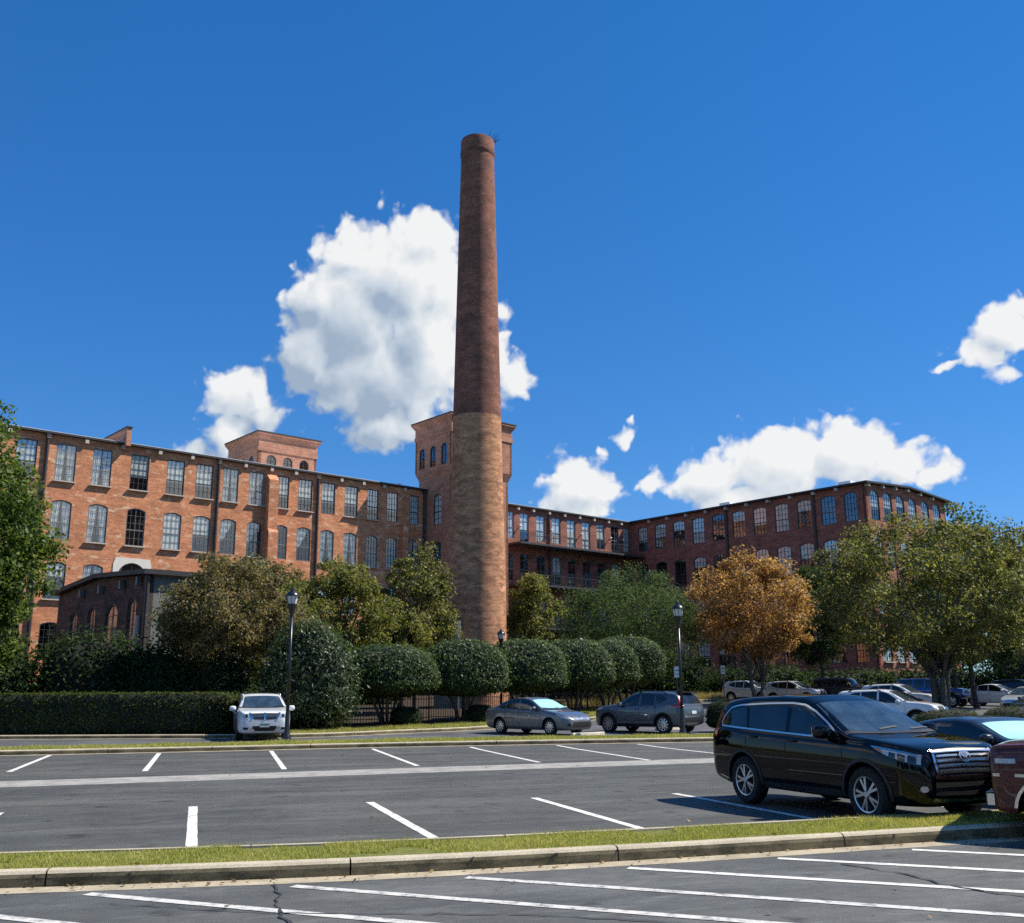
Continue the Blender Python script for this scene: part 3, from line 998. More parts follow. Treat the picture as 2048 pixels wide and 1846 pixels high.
def put_window(parent, P0, d, c, w, zb, zt, rise, cols, rows, fmat, drape, seed, sill=None, inset=.10):
    dx, dy = d
    out = (dy, -dx)
    fr, pa = window_meshes(w, zt - zb, rise, cols, rows, fmat)
    o = link('window', fr, parent, (P0[0] + dx * c - out[0] * inset, P0[1] + dy * c - out[1] * inset, zb), math.atan2(dy, dx))
    link('pane', pa, o)
    if drape: link('blind', drape_mesh(drape, w - .12, zt - zb, rise, seed), o)
    if sill:
        mb = MB(); mb.box((0, -.24, -.055), (w + .22, .2, .1))
        key = ('sill', round(w, 2), sill)
        if key not in WCACHE: WCACHE[key] = mb.mesh('sill', MATS[sill])
        link('sill', WCACHE[key], o)
    return o


TH = rad(41)
mill = empty('mill_building', (-9.26, 106.1, 0), TH)
tag(mill, 'long four-storey red brick mill with rows of tall windows and a square tower', 'building')
F_TOP = [(19.1, 22.25, 0.0), (14.22, 17.5, .22), (9.35, 12.4, .22), (4.5, 7.5, .22)]
Z0 = .3

# --- left wing
bays_L = [-49.2, -46.2, -43.1, -40.2, -37.07, -34.1, -30.87, -27.62, -24.91, -22.35, -19.73, -16.98, -14.53, -11.95, -9.3, -6.72, -4.3, -1.5]
opL, winL = [], []
for fi, (zb, zt, rise) in enumerate(F_TOP):
    for bi, c in enumerate(bays_L):
        w = 1.62 if c < -23 else (1.54 if c < -8 else 1.36)
        if c in (-16.98,): w = 1.34
        if c == -1.5: w = 1.15
        if fi == 2 and c == -30.87: continue
        opL.append((c, w, zb, zt, rise)); winL.append((fi, bi, c, w, zb, zt, rise))
opL.append((-30.87, 2.5, 9.0, 12.75, 1.25))
wall(mill, 'wall', (0, 0), (1, 0), [(-51, Z0), (0, Z0), (0, 22.9), (-51, 22.9)], opL, MATS['brick_left'])
drL_top = {4: 'curtain', 5: 'curtain', 6: 'half', 7: 'half', 8: 'half', 9: 'curtain', 10: 'curtain', 11: 'half', 12: 'half', 13: 'half', 14: 'half', 15: 'half', 16: 'half', 17: 'full'}
drL_2 = {4: 'curtain', 5: 'curtain', 6: None, 7: 'full', 8: 'half', 9: 'swag', 10: 'swag', 11: None, 12: 'swag', 13: 'curtain', 14: 'curtain', 15: None, 16: None}
for (fi, bi, c, w, zb, zt, rise) in winL:
    dr = drL_top.get(bi, 'half') if fi == 0 else drL_2.get(bi, 'curtain') if fi == 1 else random.choice(['full', 'half', 'curtain', None])
    fm = 'frame_grey' if (fi == 1 or dr == 'curtain') else 'frame_dark'
    put_window(mill, (0, 0), (1, 0), c, w, zb, zt, rise, 4, 5, fm, dr, bi * 3 + fi * 7, sill='trim_pale' if random.random() < .55 else None)
# white rendered surround with a fanlight
fan = put_window(mill, (0, 0), (1, 0), -30.87, 2.5, 9.0, 12.75, 1.25, 2, 2, 'frame_dark', None, 1)
mb = MB()
lp = arch_loop(-30.87, 2.5, 9.0, 12.75, 1.25, 12)
ol = []
for (x, z) in lp:  # project to a rectangle
    ddx, ddz = x + 30.87, z - 11.2
    if z < 9.1: ol.append((-32.5 if ddx < 0 else -29.24, 9.0))
    else:
        k = min(1.63 / max(abs(ddx), 1e-6), 1.95 / max(ddz, 1e-6) if ddz > 0 else 9)
        ol.append((-30.87 + ddx * k, 11.2 + ddz * k))
n_ = len(lp)
mb.add([(x, -.06, z) for x, z in lp] + [(x, -.06, z) for x, z in ol] + [(x, .0, z) for x, z in ol], [(i, (i + 1) % n_, n_ + (i + 1) % n_, n_ + i) for i in range(1, n_)] + [(n_ + i, n_ + (i + 1) % n_, 2 * n_ + (i + 1) % n_, 2 * n_ + i) for i in range(1, n_)])
sr = mb.build('surround', MATS['render_white'], mill); sr['label'] = 'white rendered surround of an arched fanlight'


def brick_block(parent, name, c, s, mat, taper_top=None):
    mb = MB(); mb.box(c, s)
    me = mb.mesh(name, MATS[mat]); uv_box(me)
    return link(name, me, parent)


def buttress(parent, x0, x1, d, ztop, zstep):
    mb = MB()
    pr = [(0.01, Z0), (-d - .25, Z0), (-d - .25, zstep - .3), (-d, zstep), (-d, ztop - .6), (-.12, ztop), (0.01, ztop)]
    n = len(pr)
    mb.add([(x0, y, z) for y, z in pr] + [(x1, y, z) for y, z in pr], [tuple(range(n)), tuple(reversed(range(n, 2 * n)))] + [(i, n + i, n + (i + 1) % n, (i + 1) % n) for i in range(n)])
    me = mb.mesh('buttress', MATS['brick_left']); uv_box(me)
    return link('buttress', me, parent)


buttress(mill, -18.78, -17.78, .75, 22.2, 16.9)
buttress(mill, -3.28, -2.62, .6, 19.2, 15.5)
for x in (-38.66, -23.62, -13.2, -.3):
    mb = MB()
    mb.tube([(x, -.16, Z0 + .2), (x, -.16, 22.2), (x, -.2, 22.7)], [.13, .13, .13], 8)
    mb.box((x, -.2, 22.72), (.34, .3, .3))
    for z in (6, 11, 16, 20): mb.box((x, -.1, z), (.34, .2, .06))
    mb.build('downpipe', MATS['pipe_dark'], mill, smooth=True, angle=.6)


def roof_slab(parent, pts, z, th=.2, rise=0.0):
    """flat roof edge board with a pale membrane on top"""
    mb = MB(); n = len(pts)
    mb.add([(x, y, z) for x, y in pts] + [(x, y, z + th) for x, y in pts], [tuple(reversed(range(n))), tuple(range(n, 2 * n))] + [(i, (i + 1) % n, n + (i + 1) % n, n + i) for i in range(n)])
    r_ = mb.build('roof', MATS['fascia_dark'], parent)
    mb = MB(); cx = sum(p[0] for p in pts) / n; cy = sum(p[1] for p in pts) / n
    q = [(cx + (x - cx) * .9985, cy + (y - cy) * .993) for x, y in pts]
    mb.add([(x, y, z + th + .002) for x, y in q] + [(x, y, z + th + .05) for x, y in q], [tuple(range(n, 2 * n))] + [(i, (i + 1) % n, n + (i + 1) % n, n + i) for i in range(n)])
    mb.build('roof_membrane', MATS['membrane'], r_)
    return r_


roof_slab(mill, [(-51.5, -.38), (-.05, -.38), (-.05, 19), (-51.5, 19)], 22.9, .17)
# rafter ends under the eaves, one over each pier
pL = sorted(bays_L)
for a, b in zip(pL[:-1], pL[1:]):
    mb = MB(); mb.box(((a + b) / 2, -.165, 22.68), (.3, .34, .34)); mb.build('rafter_end', MATS['trim_pale'], mill)
# fire wall standing above the roof
mb = MB()
pr = [(-.75, 22.75), (-.75, 24.35), (12, 24.35), (12, 22.75)]
mb.add([(-32.5, y, z) for y, z in pr] + [(-32.08, y, z) for y, z in pr], [(0, 1, 2, 3), (7, 6, 5, 4), (0, 4, 5, 1), (1, 5, 6, 2), (2, 6, 7, 3), (3, 7, 4, 0)])
me = mb.mesh('fire_wall', MATS['brick_tower']); uv_box(me); link('fire_wall', me, mill)
mb = MB(); mb.box((-32.29, 5.6, 24.4), (.55, 12.9, .1)); mb.build('coping', MATS['fascia_dark'], mill)
mb = MB(); mb.add([(-51, 1.6, Z0), (0, 1.6, Z0), (0, 1.6, 22.85), (-51, 1.6, 22.85)], [(0, 1, 2, 3)]); mb.build('inner_wall', MATS['interior_dark'], mill)  # dark sheet added behind the panes for the shade of the rooms
brick_block(mill, 'end_wall', (-51.2, 9.5, 11.6), (.38, 19.2, 22.4), 'brick_left')

# --- tower beside the chimney
TX0, TX1, TY0, TY1 = 0.0, 7.7, -4.55, 1.3
wl = [(1.3 + 1.42 + .68, 1.35, 19.0, 22.3, .3), (1.3 + 2.1, 1.35, 14.1, 17.2, .25)]
wall(mill, 'tower_wall', (TX0, TY1), (0, -1), [(0, Z0), (TY1 - TY0, Z0), (TY1 - TY0, 24.1), (0, 24.1)], wl, MATS['brick_tower'])
for (c, w, a, b, r) in wl: put_window(mill, (TX0, TY1), (0, -1), c, w, a, b, r, 2, 5, 'frame_dark', 'full' if a > 18 else None, 5)
wf = [(2.0, 1.3, 19.0, 22.3, .3), (5.7, 1.3, 19.0, 22.3, .3), (2.0, 1.3, 14.1, 17.2, .25), (5.7, 1.3, 14.1, 17.2, .25)]
wall(mill, 'tower_wall', (TX0, TY0), (1, 0), [(0, Z0), (TX1, Z0), (TX1, 24.1), (0, 24.1)], wf, MATS['brick_tower'])
for (c, w, a, b, r) in wf: put_window(mill, (TX0, TY0), (1, 0), c, w, a, b, r, 2, 5, 'frame_dark', 'half', 4)
wall(mill, 'tower_wall', (TX1, TY0), (0, 1), [(0, Z0), (TY1 - TY0, Z0), (TY1 - TY0, 24.1), (0, 24.1)], [], MATS['brick_tower'])


def belfry(parent, x0, x1, y0, y1, zbase, zc, ztop, nleft, nfront, over=.32, wz=(25.25, 27.6), ww=1.05, mat='brick_tower'):
    """upper stage of a tower: corbelled out, arched openings, heavy stepped cornice"""
    X0, X1, Y0, Y1 = x0 - over, x1 + over, y0 - over, y1 + over
    # corbel
    mb = MB()
    mb.add([(x0, y0, zbase - .9), (x1, y0, zbase - .9), (x1, y1, zbase - .9), (x0, y1, zbase - .9), (X0, Y0, zbase), (X1, Y0, zbase), (X1, Y1, zbase), (X0, Y1, zbase)],
           [(0, 1, 5, 4), (1, 2, 6, 5), (2, 3, 7, 6), (3, 0, 4, 7)])
    me = mb.mesh('corbel', MATS[mat]); uv_box(me); link('corbel', me, parent)
    zb, zt = wz

    def face(P0, d, length, n):
        ops = []
        if n:
            step = min(2.0, length / (n + .3))
            for i in range(n): ops.append((length / 2 + (i - (n - 1) / 2) * step, ww, zb, zt, ww / 2))
        wall(parent, 'tower_wall', P0, d, [(0, zbase), (length, zbase), (length, zc), (0, zc)], ops, MATS[mat])
        for (c, w, a, b, r) in ops: put_window(parent, P0, d, c, w, a, b, r, 2, 4, 'frame_dark', None, 2)
    face((X0, Y1), (0, -1), Y1 - Y0, nleft)
    face((X0, Y0), (1, 0), X1 - X0, nfront)
    face((X1, Y0), (0, 1), Y1 - Y0, 0)
    face((X1, Y1), (-1, 0), X1 - X0, 0)

    def band(name, o, za, zb_, m):
        mb = MB(); mb.box(((X0 + X1) / 2, (Y0 + Y1) / 2, (za + zb_) / 2), (X1 - X0 + 2 * o, Y1 - Y0 + 2 * o, zb_ - za))
        me = mb.mesh(name, MATS[m]); uv_box(me); link(name, me, parent)
    hgt = ztop - zc
    band('cornice', .10, zc, zc + hgt * .22, mat)
    band('frieze', .03, zc + hgt * .2201, zc + hgt * .62, mat)
    # coved top
    mb = MB(); a0, a1 = zc + hgt * .62, zc + hgt * .86
    mb.add([(X0 - .03, Y0 - .03, a0), (X1 + .03, Y0 - .03, a0), (X1 + .03, Y1 + .03, a0), (X0 - .03, Y1 + .03, a0), (X0 - .34, Y0 - .34, a1), (X1 + .34, Y0 - .34, a1), (X1 + .34, Y1 + .34, a1), (X0 - .34, Y1 + .34, a1)],
           [(0, 1, 5, 4), (1, 2, 6, 5), (2, 3, 7, 6), (3, 0, 4, 7)])
    me = mb.mesh('cornice', MATS[mat]); uv_box(me); link('cornice', me, parent)
    band('cornice', .36, a1, ztop - .1, mat)
    mb = MB(); mb.box(((X0 + X1) / 2, (Y0 + Y1) / 2, ztop - .045), (X1 - X0 + .82, Y1 - Y0 + .82, .11)); mb.build('roof', MATS['fascia_dark'], parent)
    mb = MB(); mb.box(((X0 + X1) / 2, (Y0 + Y1) / 2, (zb + zt) / 2), (X1 - X0 - 2, Y1 - Y0 - 2, zt - zb + 1)); mb.build('inner_wall', MATS['interior_dark'], parent)


mb = MB(); mb.box(((TX0 + TX1) / 2, (TY0 + TY1) / 2, 12.3), (TX1 - TX0 - 1.6, TY1 - TY0 - 1.6, 23.4)); mb.build('inner_wall', MATS['interior_dark'], mill)
belfry(mill, TX0, TX1, TY0, TY1, 25.0, 28.55, 30.6, 3, 3)
# --- rear stair tower rising behind the left wing roof
belfry(mill, -13.9, -6.9, 11.6, 18.9, 22.5, 27.5, 29.6, 3, 3, over=.05, wz=(24.4, 27.15), ww=1.15)

# --- middle wing with balconies
CY = .75
bays_C = [8.9 + .8, 12.6, 14.7, 17.32, 19.85, 22.4, 24.95, 27.5, 30.1, 32.1]
bays_C = [12.6, 14.75, 17.35, 19.9, 22.42, 24.97, 27.53, 30.1, 32.2]
opC = []
for fi, (zb, zt, rise) in enumerate(F_TOP):
    for i, c in enumerate(bays_C):
        b2 = zb - .58 if (fi == 0 and i in (1, 4, 5)) else zb
        opC.append((c, 1.42 if i not in (0, 8) else 1.1, b2, zt, rise))
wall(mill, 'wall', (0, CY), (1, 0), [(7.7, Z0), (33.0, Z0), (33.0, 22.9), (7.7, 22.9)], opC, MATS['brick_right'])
for k, (c, w, zb, zt, rise) in enumerate(opC):
    put_window(mill, (0, CY), (1, 0), c, w, zb, zt, rise, 2, 4, 'frame_grey', random.choice(['half', 'full', 'curtain', None]) if k < 9 else (None if k % 4 else 'half'), k)
roof_slab(mill, [(7.75, CY - .40), (33.4, CY - .40), (33.4, 19), (7.75, 19)], 22.9, .17)
for a, b in zip(bays_C[:-1], bays_C[1:]):
    mb = MB(); mb.box(((a + b) / 2, CY - .165, 22.68), (.3, .34, .34)); mb.build('rafter_end', MATS['trim_pale'], mill)
mb = MB(); mb.tube([(18.62, CY - .15, Z0 + .2), (18.62, CY - .15, 22.6)], [.12, .12], 8); mb.build('downpipe', MATS['pipe_dark'], mill)
mb = MB(); mb.add([(7.7, CY + 1.6, Z0), (38, CY + 1.6, Z0), (38, CY + 1.6, 22.85), (7.7, CY + 1.6, 22.85)], [(0, 1, 2, 3)]); mb.build('inner_wall', MATS['interior_dark'], mill)
for zf, (xa, xb) in ((18.42, (11.9, 32.9)), (13.75, (11.9, 32.9)), (8.9, (11.9, 32.9))):
    mb = MB(); mb.box(((xa + xb) / 2, CY - 1.3, zf - .11), (xb - xa, 2.6, .22))
    bal = mb.build('balcony', MATS['frame_dark'], mill)
    mb = MB()
    k = xa + .1
    while k < xb:
        mb.box((k, CY - 2.5, zf + .55), (.06, .06, 1.1)); k += 2.54
    mb.box(((xa + xb) / 2, CY - 2.5, zf + 1.08), (xb - xa, .07, .05))
    for j in range(1, 5): mb.box(((xa + xb) / 2, CY - 2.5, zf + .2 * j), (xb - xa, .018, .018))
    mb.build('railing', MATS['frame_dark'], bal)
    k = xa + .6
    while k < xb:
        mb = MB(); mb.tube([(k, CY - 2.3, zf - .22), (k, CY - .02, zf - 1.5)], [.06, .06], 5); mb.build('bracket', MATS['frame_dark'], bal); k += 2.54
for i in (0, 2, 4, 6, 7):
    x = (bays_C[i] + bays_C[i + 1]) / 2
    mb = MB(); mb.tube([(x, CY - .01, 20.3), (x + .1, CY - .35, 20.55)], [.05, .05], 6)
    wlamp = mb.build('wall_lamp', MATS['frame_dark'], mill)
    mb = MB(); mb.ellipsoid((x + .1, CY - .42, 20.6), (.16, .16, .14), 8, 6); mb.build('lamp_shade', MATS['sign_white'], wlamp, smooth=True)

# --- right wing coming forward
RX, RY0, RY1 = 33.0, .75, -32.4
RLEN = RY0 - RY1
cR = [1.4, 4.32, 7.3, 10.3, 13.3, 16.26, 19.18, 22.1, 25.02, 27.97, 30.64]
opR = []
for fi, (zb, zt, rise) in enumerate(F_TOP):
    for i, c in enumerate(cR): opR.append((c + .72, 1.5 if i in (0, 10) else 1.8, zb, zt, .16 if fi == 0 else rise))
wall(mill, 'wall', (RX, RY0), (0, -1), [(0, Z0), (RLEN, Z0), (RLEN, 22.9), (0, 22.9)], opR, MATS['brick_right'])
for k, (c, w, zb, zt, rise) in enumerate(opR):
    put_window(mill, (RX, RY0), (0, -1), c, w, zb, zt, rise, 4, 5, 'frame_dark', random.choice(['half', 'full', 'half', None]), k)
for c in (14.7 + .6, 26.4 + .6):
    mb = MB(); mb.tube([(RX - .15, RY0 - c, Z0 + .2), (RX - .15, RY0 - c, 22.7)], [.14, .14], 8); mb.build('downpipe', MATS['pipe_dark'], mill)
mb = MB(); mb.add([(RX + 1.7, RY0, Z0), (RX + 1.7, RY1 + 1.7, Z0), (RX + 1.7, RY1 + 1.7, 22.85), (RX + 1.7, RY0, 22.85)], [(0, 1, 2, 3)]); mb.build('inner_wall', MATS['interior_dark'], mill)
EX = 17.4
cE = [1.8, 4.46, 7.1, 9.76, 12.6, 15.3]
opE = []
for fi, (zb, zt, rise) in enumerate(F_TOP):
    for c in cE: opE.append((c, 1.8, zb + .1, zt + (.25 if fi == 0 else .2), .5 if fi == 0 else .4))
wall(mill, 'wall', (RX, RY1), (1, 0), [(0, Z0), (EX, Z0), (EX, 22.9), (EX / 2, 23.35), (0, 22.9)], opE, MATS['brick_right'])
for k, (c, w, zb, zt, rise) in enumerate(opE):
    put_window(mill, (RX, RY1), (1, 0), c, w, zb, zt, rise, 4, 5, 'frame_dark', random.choice(['full', 'half', 'full']), k, sill='trim_pale' if k > 17 else None)
wall(mill, 'wall', (RX + EX, RY1), (0, 1), [(0, Z0), (44, Z0), (44, 22.9), (0, 22.9)], [], MATS['brick_right'])
mb = MB(); mb.add([(RX + 1.7, RY1 + 1.7, Z0), (RX + EX - .3, RY1 + 1.7, Z0), (RX + EX - .3, RY1 + 1.7, 22.8), (RX + 1.7, RY1 + 1.7, 22.8)], [(0, 1, 2, 3)]); mb.build('inner_wall', MATS['interior_dark'], mill)
for c in [.15] + [(a + b) / 2 for a, b in zip(cE[:-1], cE[1:])]:
    mb = MB(); mb.box((RX + c, RY1 - .24, 22.72 + .45 * (1 - abs(c / (EX / 2) - 1))), (.28, .48, .3)); mb.build('rafter_end', MATS['trim_pale'], mill)
for a, b in zip(cR[:-1], cR[1:]):
    mb = MB(); mb.box((RX - .26, RY0 - .72 - (a + b) / 2, 22.68), (.52, .3, .32)); mb.build('rafter_end', MATS['trim_pale'], mill)
mb = MB()
yo, yi = RY1 - .6, 12.0
pr = [(RX - .6, 22.88), (RX + EX / 2, 23.4), (RX + EX + .6, 22.88)]
mb.add([(x, yo, z) for x, z in pr] + [(x, yi, z) for x, z in pr] + [(x, yo, z + .2) for x, z in pr] + [(x, yi, z + .2) for x, z in pr],
       [(0, 1, 4, 3), (1, 2, 5, 4), (6, 7, 10, 9), (7, 8, 11, 10), (0, 1, 7, 6), (1, 2, 8, 7), (0, 3, 9, 6), (2, 5, 11, 8)])
rr_ = mb.build('roof', MATS['fascia_dark'], mill)
mb = MB()
mb.add([(RX - .58, yo + .02, 23.085), (RX + EX / 2, yo + .02, 23.605), (RX + EX + .58, yo + .02, 23.085), (RX - .58, yi, 23.085), (RX + EX / 2, yi, 23.605), (RX + EX + .58, yi, 23.085)] , [(0, 1, 4, 3), (1, 2, 5, 4)])
mb.build('roof_membrane', MATS['membrane'], rr_)
for yy in (-14.5, -30.2):
    mb = MB(); mb.box((RX + .4, yy, 23.3), (1.2, 1.5, .3)); mb.build('roof_vent', MATS['membrane'], mill)
mb = MB(); mb.tube([(-1.6, 3.0, 23.1), (-1.6, 3.0, 24.0)], [.35, .35], 10); mb.build('roof_vent', MATS['membrane'], mill)
brick_block(mill, 'plinth', (RX + EX / 2, RY1 - .06, 1.6), (EX + .1, .3, 2.6), 'brick_right')

# --- low boiler house
bh = empty('boiler_house', (-20.97, 58, 0), TH)
tag(bh, 'low dark brick boiler house with tall barred windows and a grey stuccoed wall', 'building')
opB = [(2.3, 1.35, 2.6, 7.35, .4), (5.6, 2.05, 2.6, 7.25, .6), (9.15, 1.35, 2.6, 7.3, .4), (12.55, 1.35, 2.6, 7.15, .4)]
opB = [(16 - c, w, a, b, r) for (c, w, a, b, r) in opB]
wall(bh, 'wall', (0, 16), (0, -1), [(0, .2), (16, .2), (16, 8.5), (8, 8.95), (0, 8.5)], opB, MATS['brick_boiler'])
for (c, w, a, b, r) in opB: put_window(bh, (0, 16), (0, -1), c, w, a, b, r, 2, 6, 'frame_dark', 'full', 3).children
simple('boarded_brick', (.62, .27, .18), .9, var=.25, scale=4)  # red light off sunlit brick put into the colour behind the panes
for o_ in bh.children:
    for ch in o_.children:
        if ch.name.startswith('blind'):
            ch.name = 'boarding'; ch.data = ch.data.copy(); ch.data.materials.clear(); ch.data.materials.append(MATS['boarded_brick'])
mb = MB(); mb.box((5.5, .15, 4.3), (11, .3, 8.3)); mb.build('stucco_wall', MATS['stucco_grey'], bh)
mb = MB(); mb.box((11.1, 8, 4.3), (.3, 15.6, 8.2)); mb.build('back_wall', MATS['stucco_grey'], bh)
mb = MB()
pr = [(-.45, 8.5), (8, 8.98), (16.4, 8.5)]
mb.add([(-.45, y, z) for y, z in pr] + [(11.5, y, z) for y, z in pr] + [(-.45, y, z + .28) for y, z in pr] + [(11.5, y, z + .28) for y, z in pr],
       [(0, 1, 4, 3), (1, 2, 5, 4), (6, 7, 10, 9), (7, 8, 11, 10), (0, 1, 7, 6), (1, 2, 8, 7), (0, 3, 9, 6), (2, 5, 11, 8), (3, 4, 10, 9), (4, 5, 11, 10)])
mb.build('roof', MATS['fascia_dark'], bh)
for y in (1.0, 3.7, 7.3, 10.8):
    mb = MB(); mb.box((-.2, y, 8.2), (.3, .22, .5)); mb.build('rafter_end', MATS['frame_grey'], bh)
mb = MB(); mb.tube([(-.12, .9, .3), (-.12, .9, 6.2)], [.16, .16], 8); mb.build('downpipe', MATS['trim_pale'], bh)
mb = MB(); mb.tube([(-.1, -.12, .3), (-.1, -.12, 8.5)], [.13, .13], 8); mb.build('downpipe', MATS['pipe_dark'], bh)

# --- free-standing chimney
CHX, CHY = -2.5, 70.0
ch = empty('chimney', (CHX, CHY, 0))
tag(ch, 'tall tapering round brick chimney, dark red above and mottled tan below', 'chimney')
RAD = lambda z: np.interp(z, [0, 8, 21, 42.5], [2.2, 2.02, 1.73, 1.245])


def stack(name, z0, z1, mat, n=64, step=1.0, extra=0.0):
    zs = list(np.arange(z0, z1, step)) + [z1]
    vs_, fs, uvs = [], [], []
    for z in zs:
        for k in range(n):
            t = 2 * math.pi * k / n
            r = RAD(z) + extra
            vs_.append((r * math.cos(t), r * math.sin(t), z))
    for i in range(len(zs) - 1):
        for k in range(n):
            k2 = (k + 1) % n
            fs.append((i * n + k, i * n + k2, (i + 1) * n + k2, (i + 1) * n + k))
            u0, u1 = k / n * 2 * math.pi * 1.7, (k + 1) / n * 2 * math.pi * 1.7
            uvs.append(((u0, zs[i]), (u1, zs[i]), (u1, zs[i + 1]), (u0, zs[i + 1])))
    me = bpy.data.meshes.new(name); me.from_pydata(vs_, [], fs)
    uvl = me.uv_layers.new(name='UVMap')
    for p, q in zip(me.polygons, uvs):
        p.use_smooth = True
        for li, c in zip(p.loop_indices, q): uvl.data[li].uv = c
    me.materials.append(MATS[mat])
    return link(name, me, ch)


stack('lower_shaft', .3, 21.0, 'brick_stack_low', extra=.004)
stack('upper_shaft', 21.0, 42.5, 'brick_stack_top')
mb = MB(); mb.lathe([(1.27, 41.7), (1.32, 41.8), (1.325, 42.05), (1.29, 42.1), (1.29, 42.95), (1.24, 43.1), (1.0, 43.1), (1.0, 41.7)], 48, cap=False)
me = mb.mesh('cap', MATS['brick_stack_top'], smooth=True, angle=.6); uv_box(me); cap_ = link('cap', me, ch)
# plants sprouting on the rim
tw = MB()
for k in range(16):
    a = rad(random.uniform(-45, 40)); r = 1.25
    p = Vector((r * math.cos(a), r * math.sin(a), 43.1)); d = Vector((math.cos(a) * .6 + random.uniform(-.3, .3), random.uniform(-.4, .4), random.uniform(.5, 1.2))).normalized()
    L_ = random.uniform(.2, .7)
    tw.tube([p, p + d * L_ * .6, p + d * L_ + Vector((.1, 0, .05))], [.02, .014, .006], 4)
tw.build('rim_weeds', MATS['bark_dark'], ch)
# bricked-up flue opening at the foot
mb = MB(); mb.box((-1.95, -1.35, 3.6), (1.5, 1.7, 6.6))
me = mb.mesh('flue_stub', MATS['stucco_grey']); fl = link('flue_stub', me, ch)
mb = MB(); mb.box((-1.09, -1.4, 3.4), (.2, 1.84, 6.1)); mb.build('pilaster', MATS['render_white'], ch)  # white slab puts the sunlit right side of the stub into colour
# ------------------------------------------------------------------ trees, hedges, shrubs
def leaf_faces(C, size, outward=None, up=.35, aspect=.55, jitter=.35, k_out=.5):
    """one small diamond per centre, facing mostly out and up"""
    n = len(C)
    N = rng.normal(0, 1, (n, 3))
    N /= np.linalg.norm(N, axis=1)[:, None] + 1e-9
    N[:, 2] += up
    if outward is not None: N += outward * k_out
    N /= np.linalg.norm(N, axis=1)[:, None] + 1e-9
    A = rng.normal(0, 1, (n, 3))
    A -= N * (A * N).sum(1)[:, None]; A /= np.linalg.norm(A, axis=1)[:, None] + 1e-9
    B = np.cross(N, A)
    s = size * rng.uniform(1 - jitter, 1 + jitter, n)
    V = np.zeros((n, 4, 3))
    a, b = A * (s / 2)[:, None], B * (s * aspect / 2)[:, None]
    V[:, 0] = C - a; V[:, 1] = C + b * .9 + a * .1; V[:, 2] = C + a; V[:, 3] = C - b * .9 + a * .1
    return V


def lumpy(u, seed, amp):
    """cheap smooth noise on directions, for uneven crown outlines"""
    r = np.random.default_rng(seed)
    out = np.zeros(len(u))
    for k in range(7):
        f = r.normal(0, 1, 3) * (1.2 + k * .7); out += np.sin(u @ f + r.uniform(0, 6.28)) / (1 + k * .45)
    return 1 + amp * out / 2.2


def crown_points(seed, n_clump, n_leaf, R, clump_r, flat_bottom=.0, shell=.55, amp=.22, drop=0.0, taper=0.0):
    """leaf centres in a crown of semi-axes R made of many clumps; also the clump centres"""
    r = np.random.default_rng(seed)
    d = r.normal(0, 1, (n_clump, 3)); d /= np.linalg.norm(d, axis=1)[:, None]
    d[:, 2] = np.where(d[:, 2] < 0, d[:, 2] * (1 - flat_bottom), d[:, 2])
    rad_ = r.uniform(0, 1, n_clump) ** (1 / 3.0) * (1 - shell) + shell * r.uniform(.55, 1.0, n_clump)
    cc_ = d * rad_[:, None] * lumpy(d, seed + 1, amp)[:, None] * np.array(R)
    if taper: cc_[:, :2] *= (1 - taper * np.clip(cc_[:, 2:3] / R[2] * .5 + .5, 0, 1))
    cs = clump_r * r.uniform(.55, 1.35, n_clump)
    m = int(n_leaf / n_clump)
    off = r.normal(0, 1, (n_clump, m, 3)); ln = np.linalg.norm(off, axis=2, keepdims=True)
    off = off / ln * (r.uniform(0, 1, (n_clump, m, 1)) ** .45)
    off[:, :, 2] *= .75
    if drop: off[:, :, 2] -= drop * np.abs(r.normal(0, 1, (n_clump, m)))
    pts = cc_[:, None, :] + off * cs[:, None, None]
    outw = off + d[:, None, :] * .6
    return pts.reshape(-1, 3), outw.reshape(-1, 3), cc_


